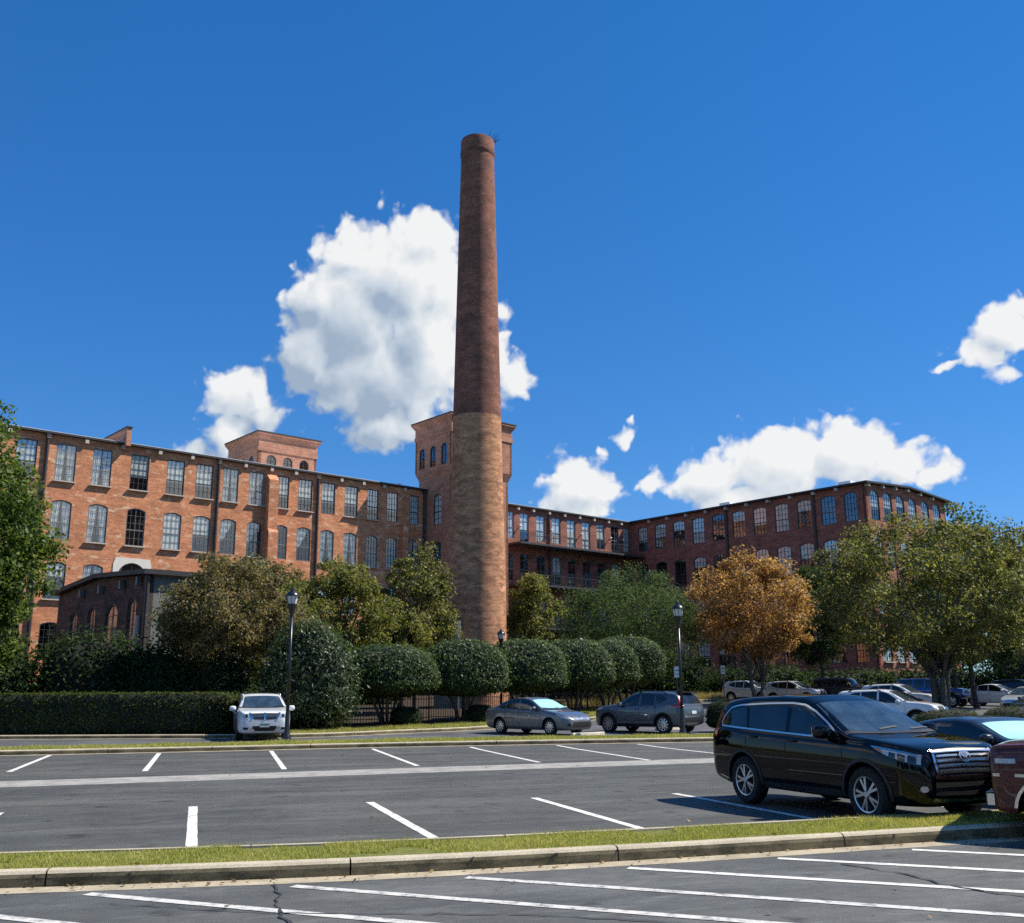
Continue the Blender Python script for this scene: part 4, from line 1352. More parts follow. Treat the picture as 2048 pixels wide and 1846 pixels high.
def make_tree(name, loc, h, R, cz, leaf, bark, label, cat='tree', group=None, n_clump=150, n_leaf=26000, clump_r=.9, size=.2, trunk_r=.18,
              seed=1, stems=1, fork=None, spread=.5, flat=.45, amp=.22, shell=.55, drop=0.0, off=(0, 0), limbs=26, aspect=.55, k_out=.5, gzoff=0.0, taper=0.0):
    X, Y = loc
    base = gz(Y) + gzoff
    root = empty(name, (X, Y, base))
    tag(root, label, cat, group)
    P, O, CC = crown_points(seed, n_clump, n_leaf, R, clump_r, flat, shell, amp, drop, taper)
    shift = np.array([off[0], off[1], cz])
    V = leaf_faces(P + shift, size, O, aspect=aspect, k_out=k_out)
    cr = link('crown', quads_mesh('crown', V, MATS[leaf]), root)
    r = random.Random(seed)
    mb = MB()
    fork = fork if fork is not None else max(.6, (cz - R[2] * .75))
    tips = [Vector(c + shift) for c in CC]
    r.shuffle(tips)
    bases = []
    for s in range(stems):
        a = 2 * math.pi * s / stems + r.uniform(-.4, .4)
        o = Vector((math.cos(a), math.sin(a), 0)) * (.12 * (stems > 1) * (1 + stems * .25))
        q = Vector((math.cos(a), math.sin(a), 0)) * (spread * (stems > 1)) + Vector((off[0] * .3, off[1] * .3, 0))
        f = Vector((q.x + r.uniform(-.1, .1), q.y + r.uniform(-.1, .1), fork * r.uniform(.85, 1.1)))
        mid_ = (o * .6 + f * .4) + Vector((r.uniform(-.06, .06), r.uniform(-.06, .06), 0))
        tr_ = trunk_r / (stems ** .45)
        mb.tube([o + Vector((0, 0, -.15)), o + Vector((0, 0, .12)), mid_, f], [tr_ * 1.5, tr_ * 1.1, tr_ * .9, tr_ * .72], 8, cap=False)
        bases.append((f, tr_ * .72))
    for i, t in enumerate(tips[:limbs]):
        f, tr_ = bases[i % len(bases)]
        d = t - f
        bend = Vector((r.uniform(-.1, .1), r.uniform(-.1, .1), .14)) * d.length
        m1 = f + d * .35 + bend; m2 = f + d * .7 + bend * .6
        k = tr_ * r.uniform(.38, .6)
        mb.tube([f - Vector((0, 0, .1)), m1, m2, t], [k, k * .7, k * .45, k * .14], 5, cap=False)
        for _ in range(2):
            t2 = r.choice(tips)
            if (t2 - m2).length < max(R) * .6:
                mb.tube([m2, (m2 + t2) / 2 + Vector((0, 0, .1)), t2], [k * .35, k * .2, k * .07], 4, cap=False)
    mb.build('trunk', MATS[bark], root, smooth=True)
    return root


def shaped_shrub(name, loc, shape, n_leaf, size, leaf, label, cat, group=None, z0=0.0, trunks=0, trunk_top=1.0, seed=1, jit=.07, core=.93, aspect=.6, rz=0.0, noise_amp=.05, scat=.12):
    """clipped plant: leaves spread over a closed outline (shape(u) -> point) around a dark twiggy core"""
    X, Y = loc
    root = empty(name, (X, Y, gz(Y) + .1), rz)
    tag(root, label, cat, group)
    r = np.random.default_rng(seed)
    u = r.normal(0, 1, (n_leaf, 3)); u /= np.linalg.norm(u, axis=1)[:, None]
    S, Nn = shape(u)
    k = lumpy(u, seed + 5, noise_amp)
    depth = 1 - np.abs(r.normal(0, jit, n_leaf))
    depth = np.where(r.uniform(0, 1, n_leaf) < .045, 1 + r.uniform(0, .085, n_leaf), depth)
    cen = np.array([0, 0, S[:, 2].mean()])
    P = cen + (S - cen) * (k * depth)[:, None] + r.normal(0, scat * size, (n_leaf, 3))
    P[:, 2] = np.maximum(P[:, 2], .02)
    V = leaf_faces(P, size, Nn, up=.25, aspect=aspect, k_out=1.2)
    link('crown', quads_mesh('crown', V, MATS[leaf]), root)
    # solid core added to block light, the inner shade put into its colour
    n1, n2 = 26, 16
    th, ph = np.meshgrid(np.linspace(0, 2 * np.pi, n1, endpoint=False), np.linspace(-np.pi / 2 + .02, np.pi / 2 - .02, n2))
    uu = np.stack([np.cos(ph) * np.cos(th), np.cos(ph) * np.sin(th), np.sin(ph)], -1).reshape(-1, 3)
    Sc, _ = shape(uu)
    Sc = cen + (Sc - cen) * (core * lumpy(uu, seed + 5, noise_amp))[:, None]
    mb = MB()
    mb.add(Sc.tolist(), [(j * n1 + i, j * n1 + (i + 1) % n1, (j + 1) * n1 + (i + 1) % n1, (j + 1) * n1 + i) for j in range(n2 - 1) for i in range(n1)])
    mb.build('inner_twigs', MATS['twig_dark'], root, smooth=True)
    if trunks:
        rr = random.Random(seed)
        for s in range(trunks):
            a = 2 * math.pi * s / trunks + rr.uniform(-.3, .3)
            o = Vector((math.cos(a), math.sin(a), 0))
            mb = MB(); mb.tube([o * .22 - Vector((0, 0, .15)), o * .35 + Vector((rr.uniform(-.08, .08), 0, trunk_top * .5)), o * (.75 + rr.uniform(0, .3)) + Vector((0, 0, trunk_top + .5))], [.085, .07, .05], 6)
            mb.build('trunk', MATS['bark_grey'], root, smooth=True)
    return root


def dome(rx, ry, zb, zt, flat=.25, pw=.8):
    """mushroom-like clipped crown: rounded top, tucked-in underside"""
    def f(u):
        s = np.sign(u) * np.abs(u) ** pw
        zc = zb + (zt - zb) * .30
        z = np.where(u[:, 2] > 0, zc + s[:, 2] * (zt - zc), zc + s[:, 2] * (zc - zb))
        P = np.stack([s[:, 0] * rx, s[:, 1] * ry, z], 1)
        return P, u.copy()
    return f


def block(lx, ly, h):
    """clipped box hedge"""
    def f(u):
        m = np.abs(u).max(1, keepdims=True)
        q = u / m
        sc = 1 - .06 * (np.abs(np.sort(np.abs(q), 1)[:, 1:2]) ** 8)
        P = np.stack([q[:, 0] * lx / 2, q[:, 1] * ly / 2, h / 2 + q[:, 2] * h / 2], 1)
        P[:, :2] *= sc
        Nn = np.where(np.abs(q) > .999, np.sign(q), 0.0)
        return P, Nn
    return f


# clipped holly row (six), stepping back along the curved kerb
for k, (x, y, rx, zb, zt, tt) in enumerate([(-5.85, 47.9, 2.5, 1.25, 3.75, 1.1), (-2.5, 50.2, 2.25, 1.2, 4.0, 1.1), (.55, 53.8, 2.4, 1.35, 4.1, 1.1), (3.4, 58.4, 2.4, 1.4, 4.2, 1.2), (5.7, 63.0, 2.2, 1.4, 4.3, 1.2), (7.2, 66.5, 2.5, 1.5, 4.6, 1.2)]):
    nm = ['first', 'second', 'third', 'fourth', 'fifth', 'sixth'][k]
    lab = ['clipped dome holly next to the glossy magnolia, nearest of its row', 'clipped dome holly standing before the foot of the chimney', 'clipped dome holly third along the row, behind the grey sedan',
           'clipped dome holly fourth along the row, behind the sedan bonnet', 'clipped dome holly fifth along the receding row', 'clipped dome holly at the far end of the row, behind the compact crossover'][k]
    shaped_shrub('clipped_holly', (x, y), dome(rx * (1, 1.04, .96, 1, .95, 1.03)[k], rx * .95, zb, zt, pw=(.82, .86, .80, .88, .84, .82)[k]), 21000, .13 + .004 * k, 'leaf_topiary', lab, 'tree', 'clipped hollies along the curved kerb', trunks=5, trunk_top=tt, seed=40 + k, jit=.06, noise_amp=.055)
    if k < 3:
        shaped_shrub('boxwood', (x + .9, y - .2), dome(.75, .7, .0, .85), 2600, .09, 'leaf_dark', ['low dark boxwood ball at the foot of the first clipped holly', 'low dark boxwood ball at the foot of the holly by the chimney', 'low dark boxwood ball behind the grey sedan'][k], 'shrub', 'low boxwood balls', seed=70 + k)

# long box hedge on the left
shaped_shrub('box_hedge', (-19.1, 41.6), block(16.2, 1.5, 1.62), 42000, .11, 'leaf_hedge', 'long clipped box hedge beside the white car', 'hedge', seed=90, jit=.05, core=.95, noise_amp=.02)
# dark shrubs behind the hedge
for k, (x, y, r_, zt) in enumerate([(-23.5, 46.5, 2.3, 3.6), (-19.6, 47.5, 2.6, 4.4), (-16.0, 47.2, 2.2, 3.7), (-13.6, 46.6, 1.9, 3.0)]):
    shaped_shrub('evergreen_shrub', (x, y), dome(r_, r_ * .8, 0, zt), 9000, .2, 'leaf_dark', ['dark evergreen shrub below the big leafy tree', 'tallest dark evergreen shrub before the boiler house', 'dark evergreen shrub beside the boiler house corner', 'small dark evergreen shrub left of the brownish tree'][k], 'shrub', 'dark shrubs behind the box hedge', seed=110 + k, jit=.16, core=.78, noise_amp=.22, scat=1.0)
# glossy magnolia bush
shaped_shrub('magnolia', (-8.95, 44.6), dome(1.98, 1.8, .15, 4.55, pw=.85), 19000, .19, 'leaf_glossy', 'rounded glossy magnolia bush behind the lamp post and white car', 'tree', seed=130, jit=.13, core=.8, noise_amp=.14, aspect=.42, scat=.9)
# boxwoods on the far island
for k, (x, y, r_, zt) in enumerate([(8.75, 42.6, .85, 1.2), (16.6, 39.6, 1.3, .85), (19.4, 40.0, 1.3, .92)]):
    shaped_shrub('boxwood', (x, y), dome(r_, r_ * .9, 0, zt), 4500, .08, 'leaf_dark' if k == 0 else 'leaf_hedge', ['dark boxwood ball behind the tail of the black SUV', 'low boxwood mound above the black coupe roof', 'sunlit boxwood mound right of the tree trunk'][k], 'shrub', 'low boxwood balls', seed=150 + k)

make_tree('leafy_tree', (-25.1, 43.8), 15, (6.4, 5.2, 7.2), 7.6, 'leaf_bright', 'bark_grey', 'tall bright green leafy tree at the left edge behind the hedge', n_clump=340, n_leaf=62000, clump_r=.95, size=.24, trunk_r=.28, seed=5, flat=.1, amp=.16, limbs=30, taper=.45)
make_tree('crape_myrtle', (-13.2, 46.8), 7.6, (3.9, 3.4, 2.9), 4.9, 'leaf_brown', 'bark_grey', 'broad brownish green tree with several stems behind the white car', n_clump=240, n_leaf=38000, clump_r=.62, size=.16, trunk_r=.16, seed=8, stems=4, fork=1.5, spread=.7, flat=.35, amp=.18)
make_tree('background_tree', (-14.6, 58.5), 8, (3.0, 2.6, 2.9), 6.1, 'leaf_bluegreen', 'bark_dark', 'dark green treetop rising behind the brownish tree', n_clump=120, n_leaf=17000, clump_r=.75, size=.2, seed=12, group='trees before the mill')
make_tree('background_tree', (-9.6, 56.5), 8, (3.1, 2.7, 3.2), 5.4, 'leaf_yellowgreen', 'bark_dark', 'yellowish green tree between the magnolia and the chimney', n_clump=150, n_leaf=24000, clump_r=.7, size=.19, seed=14, group='trees before the mill', amp=.15, flat=.1)
make_tree('background_tree', (-5.9, 62), 10.2, (2.5, 2.4, 4.2), 5.9, 'leaf_olive', 'bark_dark', 'olive green tree close to the left side of the chimney', n_clump=140, n_leaf=20000, clump_r=.7, size=.22, seed=16, group='trees before the mill', flat=.0, amp=.2)
make_tree('background_tree', (-6.3, 58.5), 7.0, (1.7, 1.6, 2.6), 3.9, 'leaf_yellowgreen', 'bark_dark', 'small yellowish tree at the foot of the chimney', n_clump=80, n_leaf=11000, clump_r=.55, size=.18, seed=18, group='trees before the mill', flat=.0)
make_tree('background_tree', (-11.4, 51.5), 6.5, (2.7, 2.4, 2.6), 4.3, 'leaf_yellowgreen', 'bark_dark', 'olive tree between the brownish tree and the magnolia', n_clump=110, n_leaf=16000, clump_r=.65, size=.17, seed=19, group='trees before the mill', flat=.0)
make_tree('background_tree', (1.35, 72), 9.6, (2.0, 2.0, 3.9), 6.3, 'leaf_yellowgreen', 'bark_dark', 'slender light green tree at the right side of the chimney', n_clump=110, n_leaf=17000, clump_r=.6, size=.2, seed=20, group='trees before the mill', flat=.0, amp=.16)
make_tree('willow_oak', (9.0, 78), 10.5, (5.8, 5.2, 4.6), 6.0, 'leaf_bluegreen', 'bark_dark', 'wide grey green feathery tree behind the end of the holly row', n_clump=260, n_leaf=42000, clump_r=.95, size=.24, aspect=.28, seed=22, drop=.35, flat=.1, amp=.16)
make_tree('autumn_tree', (17.4, 73.5), 11, (5.1, 4.4, 4.1), 6.5, 'leaf_orange', 'bark_grey', 'orange autumn tree with a forked trunk', n_clump=200, n_leaf=32000, clump_r=.85, size=.24, trunk_r=.24, seed=25, stems=2, fork=1.9, spread=.45, flat=.2, amp=.2)
make_tree('background_tree', (25.2, 84), 11, (3.6, 3.3, 4.2), 6.6, 'leaf_dark', 'bark_dark', 'dark green tree between the orange and the big olive tree', n_clump=130, n_leaf=17000, clump_r=.9, size=.26, seed=27, group='trees before the mill', flat=.1)
make_tree('spreading_tree', (21.9, 53.0), 11.5, (6.1, 5.4, 4.5), 6.2, 'leaf_olive', 'bark_grey', 'big spreading olive green tree with a thick fluted trunk in the far lot', n_clump=330, n_leaf=46000, clump_r=.78, size=.2, trunk_r=.36, seed=31, stems=4, fork=2.3, spread=.38, flat=.25, amp=.17, limbs=44)
make_tree('background_tree', (33.5, 78), 14.5, (5.0, 4.6, 6.0), 8.8, 'leaf_bluegreen', 'bark_dark', 'tall dark tree at the right edge behind the olive tree', n_clump=160, n_leaf=20000, clump_r=1.1, size=.3, seed=33, group='trees before the mill', flat=.1)
make_tree('background_tree', (41.5, 82), 13.5, (5.2, 4.6, 5.6), 8.2, 'leaf_olive', 'bark_dark', 'olive tree peeping out at the far right edge', n_clump=150, n_leaf=18000, clump_r=1.1, size=.3, seed=35, group='trees before the mill', flat=.1)
make_tree('background_tree', (29.5, 66), 8.0, (4.2, 3.8, 3.0), 5.2, 'leaf_dark', 'bark_dark', 'low dark tree behind the parked cars under the olive tree', n_clump=110, n_leaf=14000, clump_r=.9, size=.25, seed=37, group='trees before the mill', flat=.1)
# far shrubbery along the mill foot
for k, (x, y, rx, zt) in enumerate([(4, 90, 5, 4.5), (13, 96, 6, 4.2), (22, 93, 5, 2.4), (31, 97, 6, 2.2), (40, 98, 6, 2.4), (-13, 78, 5, 4.2), (-26, 66, 4, 4.5), (50, 96, 6, 5.5)]):
    shaped_shrub('foundation_shrub', (x, y), dome(rx, 2.0, 0, zt), 7000, .3, 'leaf_dark', ['dark foundation shrubs behind the end of the holly row', 'dark foundation shrubs behind the grey green tree', 'dark foundation shrubs behind the orange tree', 'dark foundation shrubs below the red end wall', 'dark foundation shrubs behind the blue off-roader', 'dark foundation shrubs left of the chimney', 'dark shrubs beside the boiler house windows', 'dark shrubs at the far right under the trees'][k], 'shrub', 'foundation shrubs along the mill', seed=170 + k, jit=.15, core=.8, noise_amp=.2, scat=1.0)

# unseen trees added behind the camera so parked cars mirror a dark band
_r = np.random.default_rng(900)
_W = []
for k in range(34):
    a = rad(-8 + k * 196 / 33) + math.pi
    cx, cy = 62 * math.cos(a) + _r.uniform(-4, 4), -14 + 52 * math.sin(a) + _r.uniform(-4, 4)
    if cy > 4 or (cx > 20 and cy > -20): continue
    P_, O_, _c = crown_points(900 + k, 40, 900, (5, 5, 4.5), 1.6, .0)
    _W.append(leaf_faces(P_ + np.array([cx, cy, 4.6 + _r.uniform(0, 1.5)]), 1.1, O_))
_wd = link('wood', quads_mesh('wood', np.concatenate(_W), MATS['leaf_dark'])); tag(_wd, 'dark wood bordering the near lot', 'wood', kind='stuff')
# ------------------------------------------------------------------ vehicles
def paint(name, col, metal=0.0, rough=.35, coat=1.0, spec=.3):
    m, t, b = mat_new(name)
    tc_ = nd(t, 'ShaderNodeTexCoord')
    f = noise(t, tc_.outputs['Object'], 3.0, 5)
    t.links.new(ramp(t, f, [(.3, tuple(c * .94 for c in col)), (.7, tuple(min(1, c * 1.05) for c in col))]), b.inputs['Base Color'])
    r_ = ramp(t, noise(t, tc_.outputs['Object'], 7, 4), [(.3, g3(rough * .9)), (.7, g3(rough * 1.15))]); t.links.new(r_, b.inputs['Roughness'])
    b.inputs['Metallic'].default_value = metal
    b.inputs['Coat Weight'].default_value = coat
    b.inputs['Coat Roughness'].default_value = .012
    b.inputs['Specular IOR Level'].default_value = spec
    MATS[name] = m
    return m


paint('paint_black', (.003, .0033, .0045), 0, .5, .75, 0.0); paint('paint_white', (.72, .74, .75), rough=.4); paint('paint_grey', (.16, .165, .175), .55, .38)
paint('paint_slate', (.085, .105, .13), .5, .38); paint('paint_maroon', (.085, .016, .011), 0, .4, .6); paint('paint_silver', (.55, .57, .59), .4, .38)
paint('paint_blue', (.02, .09, .33), .2, .35); paint('paint_dark', (.018, .02, .024), .1, .35); paint('paint_pearl', (.68, .70, .71), .2, .38)
simple('tyre', (.014, .014, .015), .85, bump=.2); simple('rubber', (.01, .01, .011), .6); simple('plastic_black', (.012, .012, .013), .5)
simple('chrome', (.74, .73, .71), .17, metal=1.0, var=.02); simple('alloy', (.52, .53, .55), .25, metal=.9, var=.05); simple('alloy_dark', (.05, .05, .055), .35, metal=.6)
simple('lamp_red', (.38, .015, .02), .15, coat=1.0, var=.1); simple('lamp_clear', (.45, .46, .47), .25, metal=.3, coat=.6, var=.15, scale=25); simple('lamp_amber', (.55, .16, .03), .2, coat=1.0)
simple('plate_white', (.62, .66, .62), .5); simple('plate_green', (.08, .2, .13), .5); simple('sunshade', (.36, .70, .61), .45, metal=0.0, coat=.35, var=.05, scale=4); simple('seat_cloth', (.05, .05, .055), .9)
m_, t_, b_ = mat_new('car_glass'); b_.inputs['Base Color'].default_value = (.008, .010, .012, 1); b_.inputs['Roughness'].default_value = .03; b_.inputs['IOR'].default_value = 1.7
_tc = nd(t_, 'ShaderNodeTexCoord'); t_.links.new(ramp(t_, noise(t_, _tc.outputs['Object'], 2.2, 4), [(.35, (.006, .008, .009)), (.7, (.02, .025, .028))]), b_.inputs['Base Color']); MATS['car_glass'] = m_
m_, t_, b_ = mat_new('windshield_glass'); b_.inputs['Roughness'].default_value = .03; b_.inputs['IOR'].default_value = 2.1
_tc = nd(t_, 'ShaderNodeTexCoord'); t_.links.new(ramp(t_, noise(t_, _tc.outputs['Object'], 2.6, 4), [(.35, (.018, .028, .034)), (.7, (.06, .085, .10))]), b_.inputs['Base Color']); MATS['windshield_glass'] = m_


def I(x, tab):
    return float(np.interp(x, [p[0] for p in tab], [p[1] for p in tab]))


class Car:
    """lofted body with wheel openings cut in; trim is laid on by projecting outlines onto the body surface"""
    def __init__(self, name, sp, paintm):
        self.sp = sp; self.paint = MATS[paintm]
        self.root = empty(name)
        xs = sorted(set([round(v, 3) for v in list(np.linspace(sp['rear'] + .0, sp['front'], 46)) + [p[0] for p in sp['top']]]))
        xs = [x for i, x in enumerate(xs) if i == 0 or x - xs[i - 1] > .018 or x == xs[-1]]
        rows = [self.section(x) for x in xs]
        n = len(rows[0])
        V, F = [], []
        for x, r in zip(xs, rows):
            V += [(x, y, z) for y, z in r] 
        m = len(xs)
        # mirror
        full = []
        for x, r in zip(xs, rows):
            left = [(x, y, z) for y, z in r]
            right = [(x, -y, z) for y, z in reversed(r[1:-1])]
            full.append(left + right)
        k = len(full[0])
        V = [p for ring in full for p in ring]
        for i in range(m - 1):
            for j in range(k):
                j2 = (j + 1) % k
                F.append((i * k + j, i * k + j2, (i + 1) * k + j2, (i + 1) * k + j))
        F.append(tuple(range(k))); F.append(tuple(reversed([(m - 1) * k + j for j in range(k)])))
        me = bpy.data.meshes.new('body'); me.from_pydata(V, [], F)
        bm = bmesh.new(); bm.from_mesh(me); bmesh.ops.recalc_face_normals(bm, faces=bm.faces)
        for f in bm.faces: f.smooth = True
        bm.to_mesh(me); bm.free()
        me.materials.append(self.paint); me.materials.append(MATS['plastic_black'])
        tmp = bpy.data.objects.new('tmp', me); COL.objects.link(tmp)
        ss = tmp.modifiers.new('s', 'SUBSURF'); ss.levels = 1; ss.render_levels = 1
        dg = bpy.context.evaluated_depsgraph_get()
        smooth = bpy.data.meshes.new_from_object(tmp.evaluated_get(dg))
        b2 = bmesh.new(); b2.from_mesh(smooth); self.bvh = BVHTree.FromBMesh(b2); b2.free()
        # wheel openings
        mb = MB()
        R = sp['wr'] + sp.get('gap', .055)
        for xa in (sp['fa'], sp['ra']):
            for s in (-1, 1):
                y0, y1 = sorted((s * (sp['hw'] - .36), s * (sp['hw'] + .3)))
                prof = []
                mb.lathe([(R, y0), (R, y1)], 36, c=(xa, 0, sp['wr'] + .01), axis='y')
        cm_ = mb.mesh('cut', [MATS['plastic_black'], MATS['plastic_black']])
        for p in cm_.polygons: p.material_index = 1
        cut_ = bpy.data.objects.new('cut', cm_); COL.objects.link(cut_)
        bo = tmp.modifiers.new('b', 'BOOLEAN'); bo.operation = 'DIFFERENCE'; bo.object = cut_; bo.solver = 'EXACT'
        bpy.context.view_layer.update()
        dg = bpy.context.evaluated_depsgraph_get()
        res = bpy.data.meshes.new_from_object(tmp.evaluated_get(dg)); res.name = 'body'
        bpy.data.objects.remove(tmp); bpy.data.objects.remove(cut_)
        bm = bmesh.new(); bm.from_mesh(res)
        for f in bm.faces: f.smooth = True
        for e in bm.edges:
            if len(e.link_faces) == 2 and (e.calc_face_angle(0) > rad(38) or e.link_faces[0].material_index != e.link_faces[1].material_index): e.smooth = False
        bm.to_mesh(res); bm.free()
        self.body = link('body', res, self.root)
        # dark sill cladding
        self.wheels()

    def section(self, x):
        sp = self.sp
        zt, hb, zb = I(x, sp['top']), I(x, sp['belt']), I(x, sp['bot'])
        w = I(x, sp['plan'])
        hb = min(hb, zt - .02)
        hg = max(zt - hb, .02)
        k = min(1.0, hg / .28)
        tum = sp.get('tumble', .31)
        wr = w - .045 - tum * hg
        zm = zb + (hb - zb) * .55
        e_ = sp.get('edge', .10)
        return [(0, zb), (w * .5, zb), (w - e_, zb), (w - e_ * .35, zb + e_ * .5), (w - .012, zb + (zm - zb) * .5), (w, zm), (w - .006, zm + (hb - zm) * .5), (w - .018, hb - .055), (w - .038, hb - .005),
                (w - .058, hb + .02 * k), (w - .05 - tum * hg * .5, hb + hg * .5), (wr, zt - .085 * k), (wr - .05, zt - .028 * k), (wr * .55, zt - .006), (wr * .25, zt), (0, zt)]

    # --- projection
    def hit(self, o, d):
        r = self.bvh.ray_cast(Vector(o), Vector(d))
        return r

    def cast(self, view, a, b):
        """view 'L','R': (x, z) seen from the side; 'F','B': (y, z) seen from front/back; 'T': (x, y) from above"""
        if view == 'L': r = self.hit((a, 4, b), (0, -1, 0))
        elif view == 'R': r = self.hit((a, -4, b), (0, 1, 0))
        elif view == 'F': r = self.hit((6, a, b), (-1, 0, 0))
        elif view == 'B': r = self.hit((-6, a, b), (1, 0, 0))
        else: r = self.hit((a, b, 5), (0, 0, -1))
        return r

    def patch(self, name, view, top, bot, mat, nu=12, nv=5, off=.006, parent=None):
        """sheet between two outlines in view coordinates, laid on the body"""
        def rs(line, n):
            P = [Vector(p) for p in line]
            acc = [0.0]
            for i in range(1, len(P)): acc.append(acc[-1] + (P[i] - P[i - 1]).length)
            S = np.linspace(0, acc[-1], n)
            return list(zip(np.interp(S, acc, [p.x for p in P]), np.interp(S, acc, [p.y for p in P])))
        T_, B_ = rs(top, nu), rs(bot, nu)
        V, F, idx = [], [], {}
        for j in range(nv):
            t = j / (nv - 1)
            for i in range(nu):
                a = T_[i][0] * (1 - t) + B_[i][0] * t; b = T_[i][1] * (1 - t) + B_[i][1] * t
                co, no, _, _ = self.cast(view, a, b)
                if co is None: continue
                dv = {'L': Vector((0, 1, 0)), 'R': Vector((0, -1, 0)), 'F': Vector((1, 0, 0)), 'B': Vector((-1, 0, 0)), 'T': Vector((0, 0, 1))}[view]
                if no.dot(dv) < 0: no = -no
                idx[(i, j)] = len(V); V.append(co + no * off)
        for j in range(nv - 1):
            for i in range(nu - 1):
                q = [(i, j), (i + 1, j), (i + 1, j + 1), (i, j + 1)]
                if all(p in idx for p in q): F.append(tuple(idx[p] for p in q))
        if not F: return None
        mb = MB(); mb.add(V, F)
        me = mb.mesh(name, MATS[mat] if isinstance(mat, str) else mat, smooth=True)
        # face outward
        c = Vector((0, 0, .7))
        flip = sum((p.center - Vector((p.center.x * .6, 0, .7))).dot(p.normal) for p in me.polygons) < 0
        if flip: me.flip_normals()
        return link(name, me, parent or self.root)

    def strip(self, name, view, pts, w, mat, off=.008, parent=None, nv=2):
        P = [Vector(p) for p in pts]
        t_, b_ = [], []
        for i, p in enumerate(P):
            d = (P[min(i + 1, len(P) - 1)] - P[max(i - 1, 0)]).normalized(); n = Vector((-d.y, d.x)) * w / 2
            t_.append(p + n); b_.append(p - n)
        return self.patch(name, view, t_, b_, mat, nu=max(8, len(P) * 4), nv=nv, off=off, parent=parent)

    def both(self, fn):
        for v in ('L', 'R'): fn(v)

    def wheels(self):
        sp = self.sp; R = sp['wr']; rr = sp.get('rim', .64) * R; w = sp.get('tw', .225)
        mb = MB(); mb.lathe([(rr * .98, -w / 2 + .02), (R * .9, -w / 2), (R * .985, -w / 2 + .03), (R, -w / 2 + .06), (R, w / 2 - .06), (R * .985, w / 2 - .03), (R * .9, w / 2), (rr * .98, w / 2 - .02)], 40, axis='y', cap=False)
        tyre = mb.mesh('wheel', MATS['tyre'], smooth=True, angle=.7)
        mb = MB()
        mb.lathe([(rr, -w / 2 + .02), (rr * 1.0, w / 2 - .012), (rr * .93, w / 2 - .016), (rr * .90, w / 2 - .05), (rr * .88, -w / 2 + .03)], 36, axis='y', cap=False)
        ns = sp.get('spokes', 10); dbl = sp.get('double', True)
        for k in range(ns):
            a = 2 * math.pi * k / ns
            if dbl: a = 2 * math.pi * (k // 2) / (ns // 2) + (.2 if k % 2 else -.2)
            ca, sa = math.cos(a), math.sin(a)
            r0_, r1_ = rr * .16, rr * .95
            tw0, tw1 = (rr * .06, rr * .075) if dbl else (rr * .13, rr * .10)
            a0 = a * 0 + (2 * math.pi * (k // 2) / (ns // 2) if dbl else a)
            p0 = Vector((math.cos(a0) * r0_, 0, math.sin(a0) * r0_)); p1 = Vector((ca * r1_, 0, sa * r1_))
            d = (p1 - p0).normalized(); nrm = Vector((-d.z, 0, d.x))
            y0, y1 = w / 2 - .02, w / 2 - .028
            vs_ = [p0 + nrm * tw0 + Vector((0, y0, 0)), p0 - nrm * tw0 + Vector((0, y0, 0)), p1 - nrm * tw1 + Vector((0, y1, 0)), p1 + nrm * tw1 + Vector((0, y1, 0))]
            vs_ += [v - Vector((0, .05, 0)) for v in vs_]
            mb.add(vs_, [(0, 1, 2, 3), (7, 6, 5, 4), (0, 4, 5, 1), (1, 5, 6, 2), (2, 6, 7, 3), (3, 7, 4, 0)])
        mb.lathe([(rr * .22, w / 2 - .06), (rr * .22, w / 2 - .02), (rr * .17, w / 2 - .008)], 16, axis='y')
        rim = mb.mesh('rim', MATS[sp.get('rimmat', 'alloy')], smooth=True, angle=.5)
        mb = MB(); mb.lathe([(rr * .86, w / 2 - .12), (rr * .86, w / 2 - .11)], 24, axis='y'); back = mb.mesh('brake_disc', MATS['alloy_dark'])
        for xa in (sp['fa'], sp['ra']):
            for s in (1, -1):
                o = link('wheel', tyre, self.root, (xa, s * (sp['hw'] - .135), R))
                if s < 0: o.rotation_euler = (0, 0, math.pi)
                link('rim', rim, o); link('brake_disc', back, o)

    def ellipse(self, name, view, c, ra, rb, mat, off=.01, hole=None, parent=None):
        n = 20
        V, F = [], []
        for k in range(n):
            t = 2 * math.pi * k / n
            for s in ((1.0, hole) if hole else (1.0, 0.02)):
                co, no, _, _ = self.cast(view, c[0] + ra * s * math.cos(t), c[1] + rb * s * math.sin(t))
                if co is None: return None
                if view == 'F' and no.x < 0 or view == 'B' and no.x > 0: no = -no
                V.append(co + no * off)
        for k in range(n):
            k2 = (k + 1) % n
            F.append((2 * k, 2 * k2, 2 * k2 + 1, 2 * k + 1))
        mb = MB(); mb.add(V, F)
        return mb.build(name, MATS[mat], parent or self.root)

    def mirror(self, x, z, mat, size=(.10, .11, .085), out=.13):
        for s, v in ((1, 'L'), (-1, 'R')):
            co, no, _, _ = self.cast(v, x, z)
            if co is None: continue
            y = co.y + s * out
            mb = MB(); mb.ellipsoid((x - .01, y, z + .03), size, 12, 8, power=.7)
            m = mb.build('mirror', mat if not isinstance(mat, str) else MATS[mat], self.root, smooth=True)
            mb = MB(); mb.tube([(x, co.y - s * .02, z - .03), (x, y, z)], [.03, .025], 6); mb.build('mirror_arm', MATS['plastic_black'], m)
            mb = MB(); mb.box((x - size[0] * .93, y, z + .03), (.012, size[1] * 1.5, size[2] * 1.4)); mb.build('mirror_glass', MATS['chrome'], m)

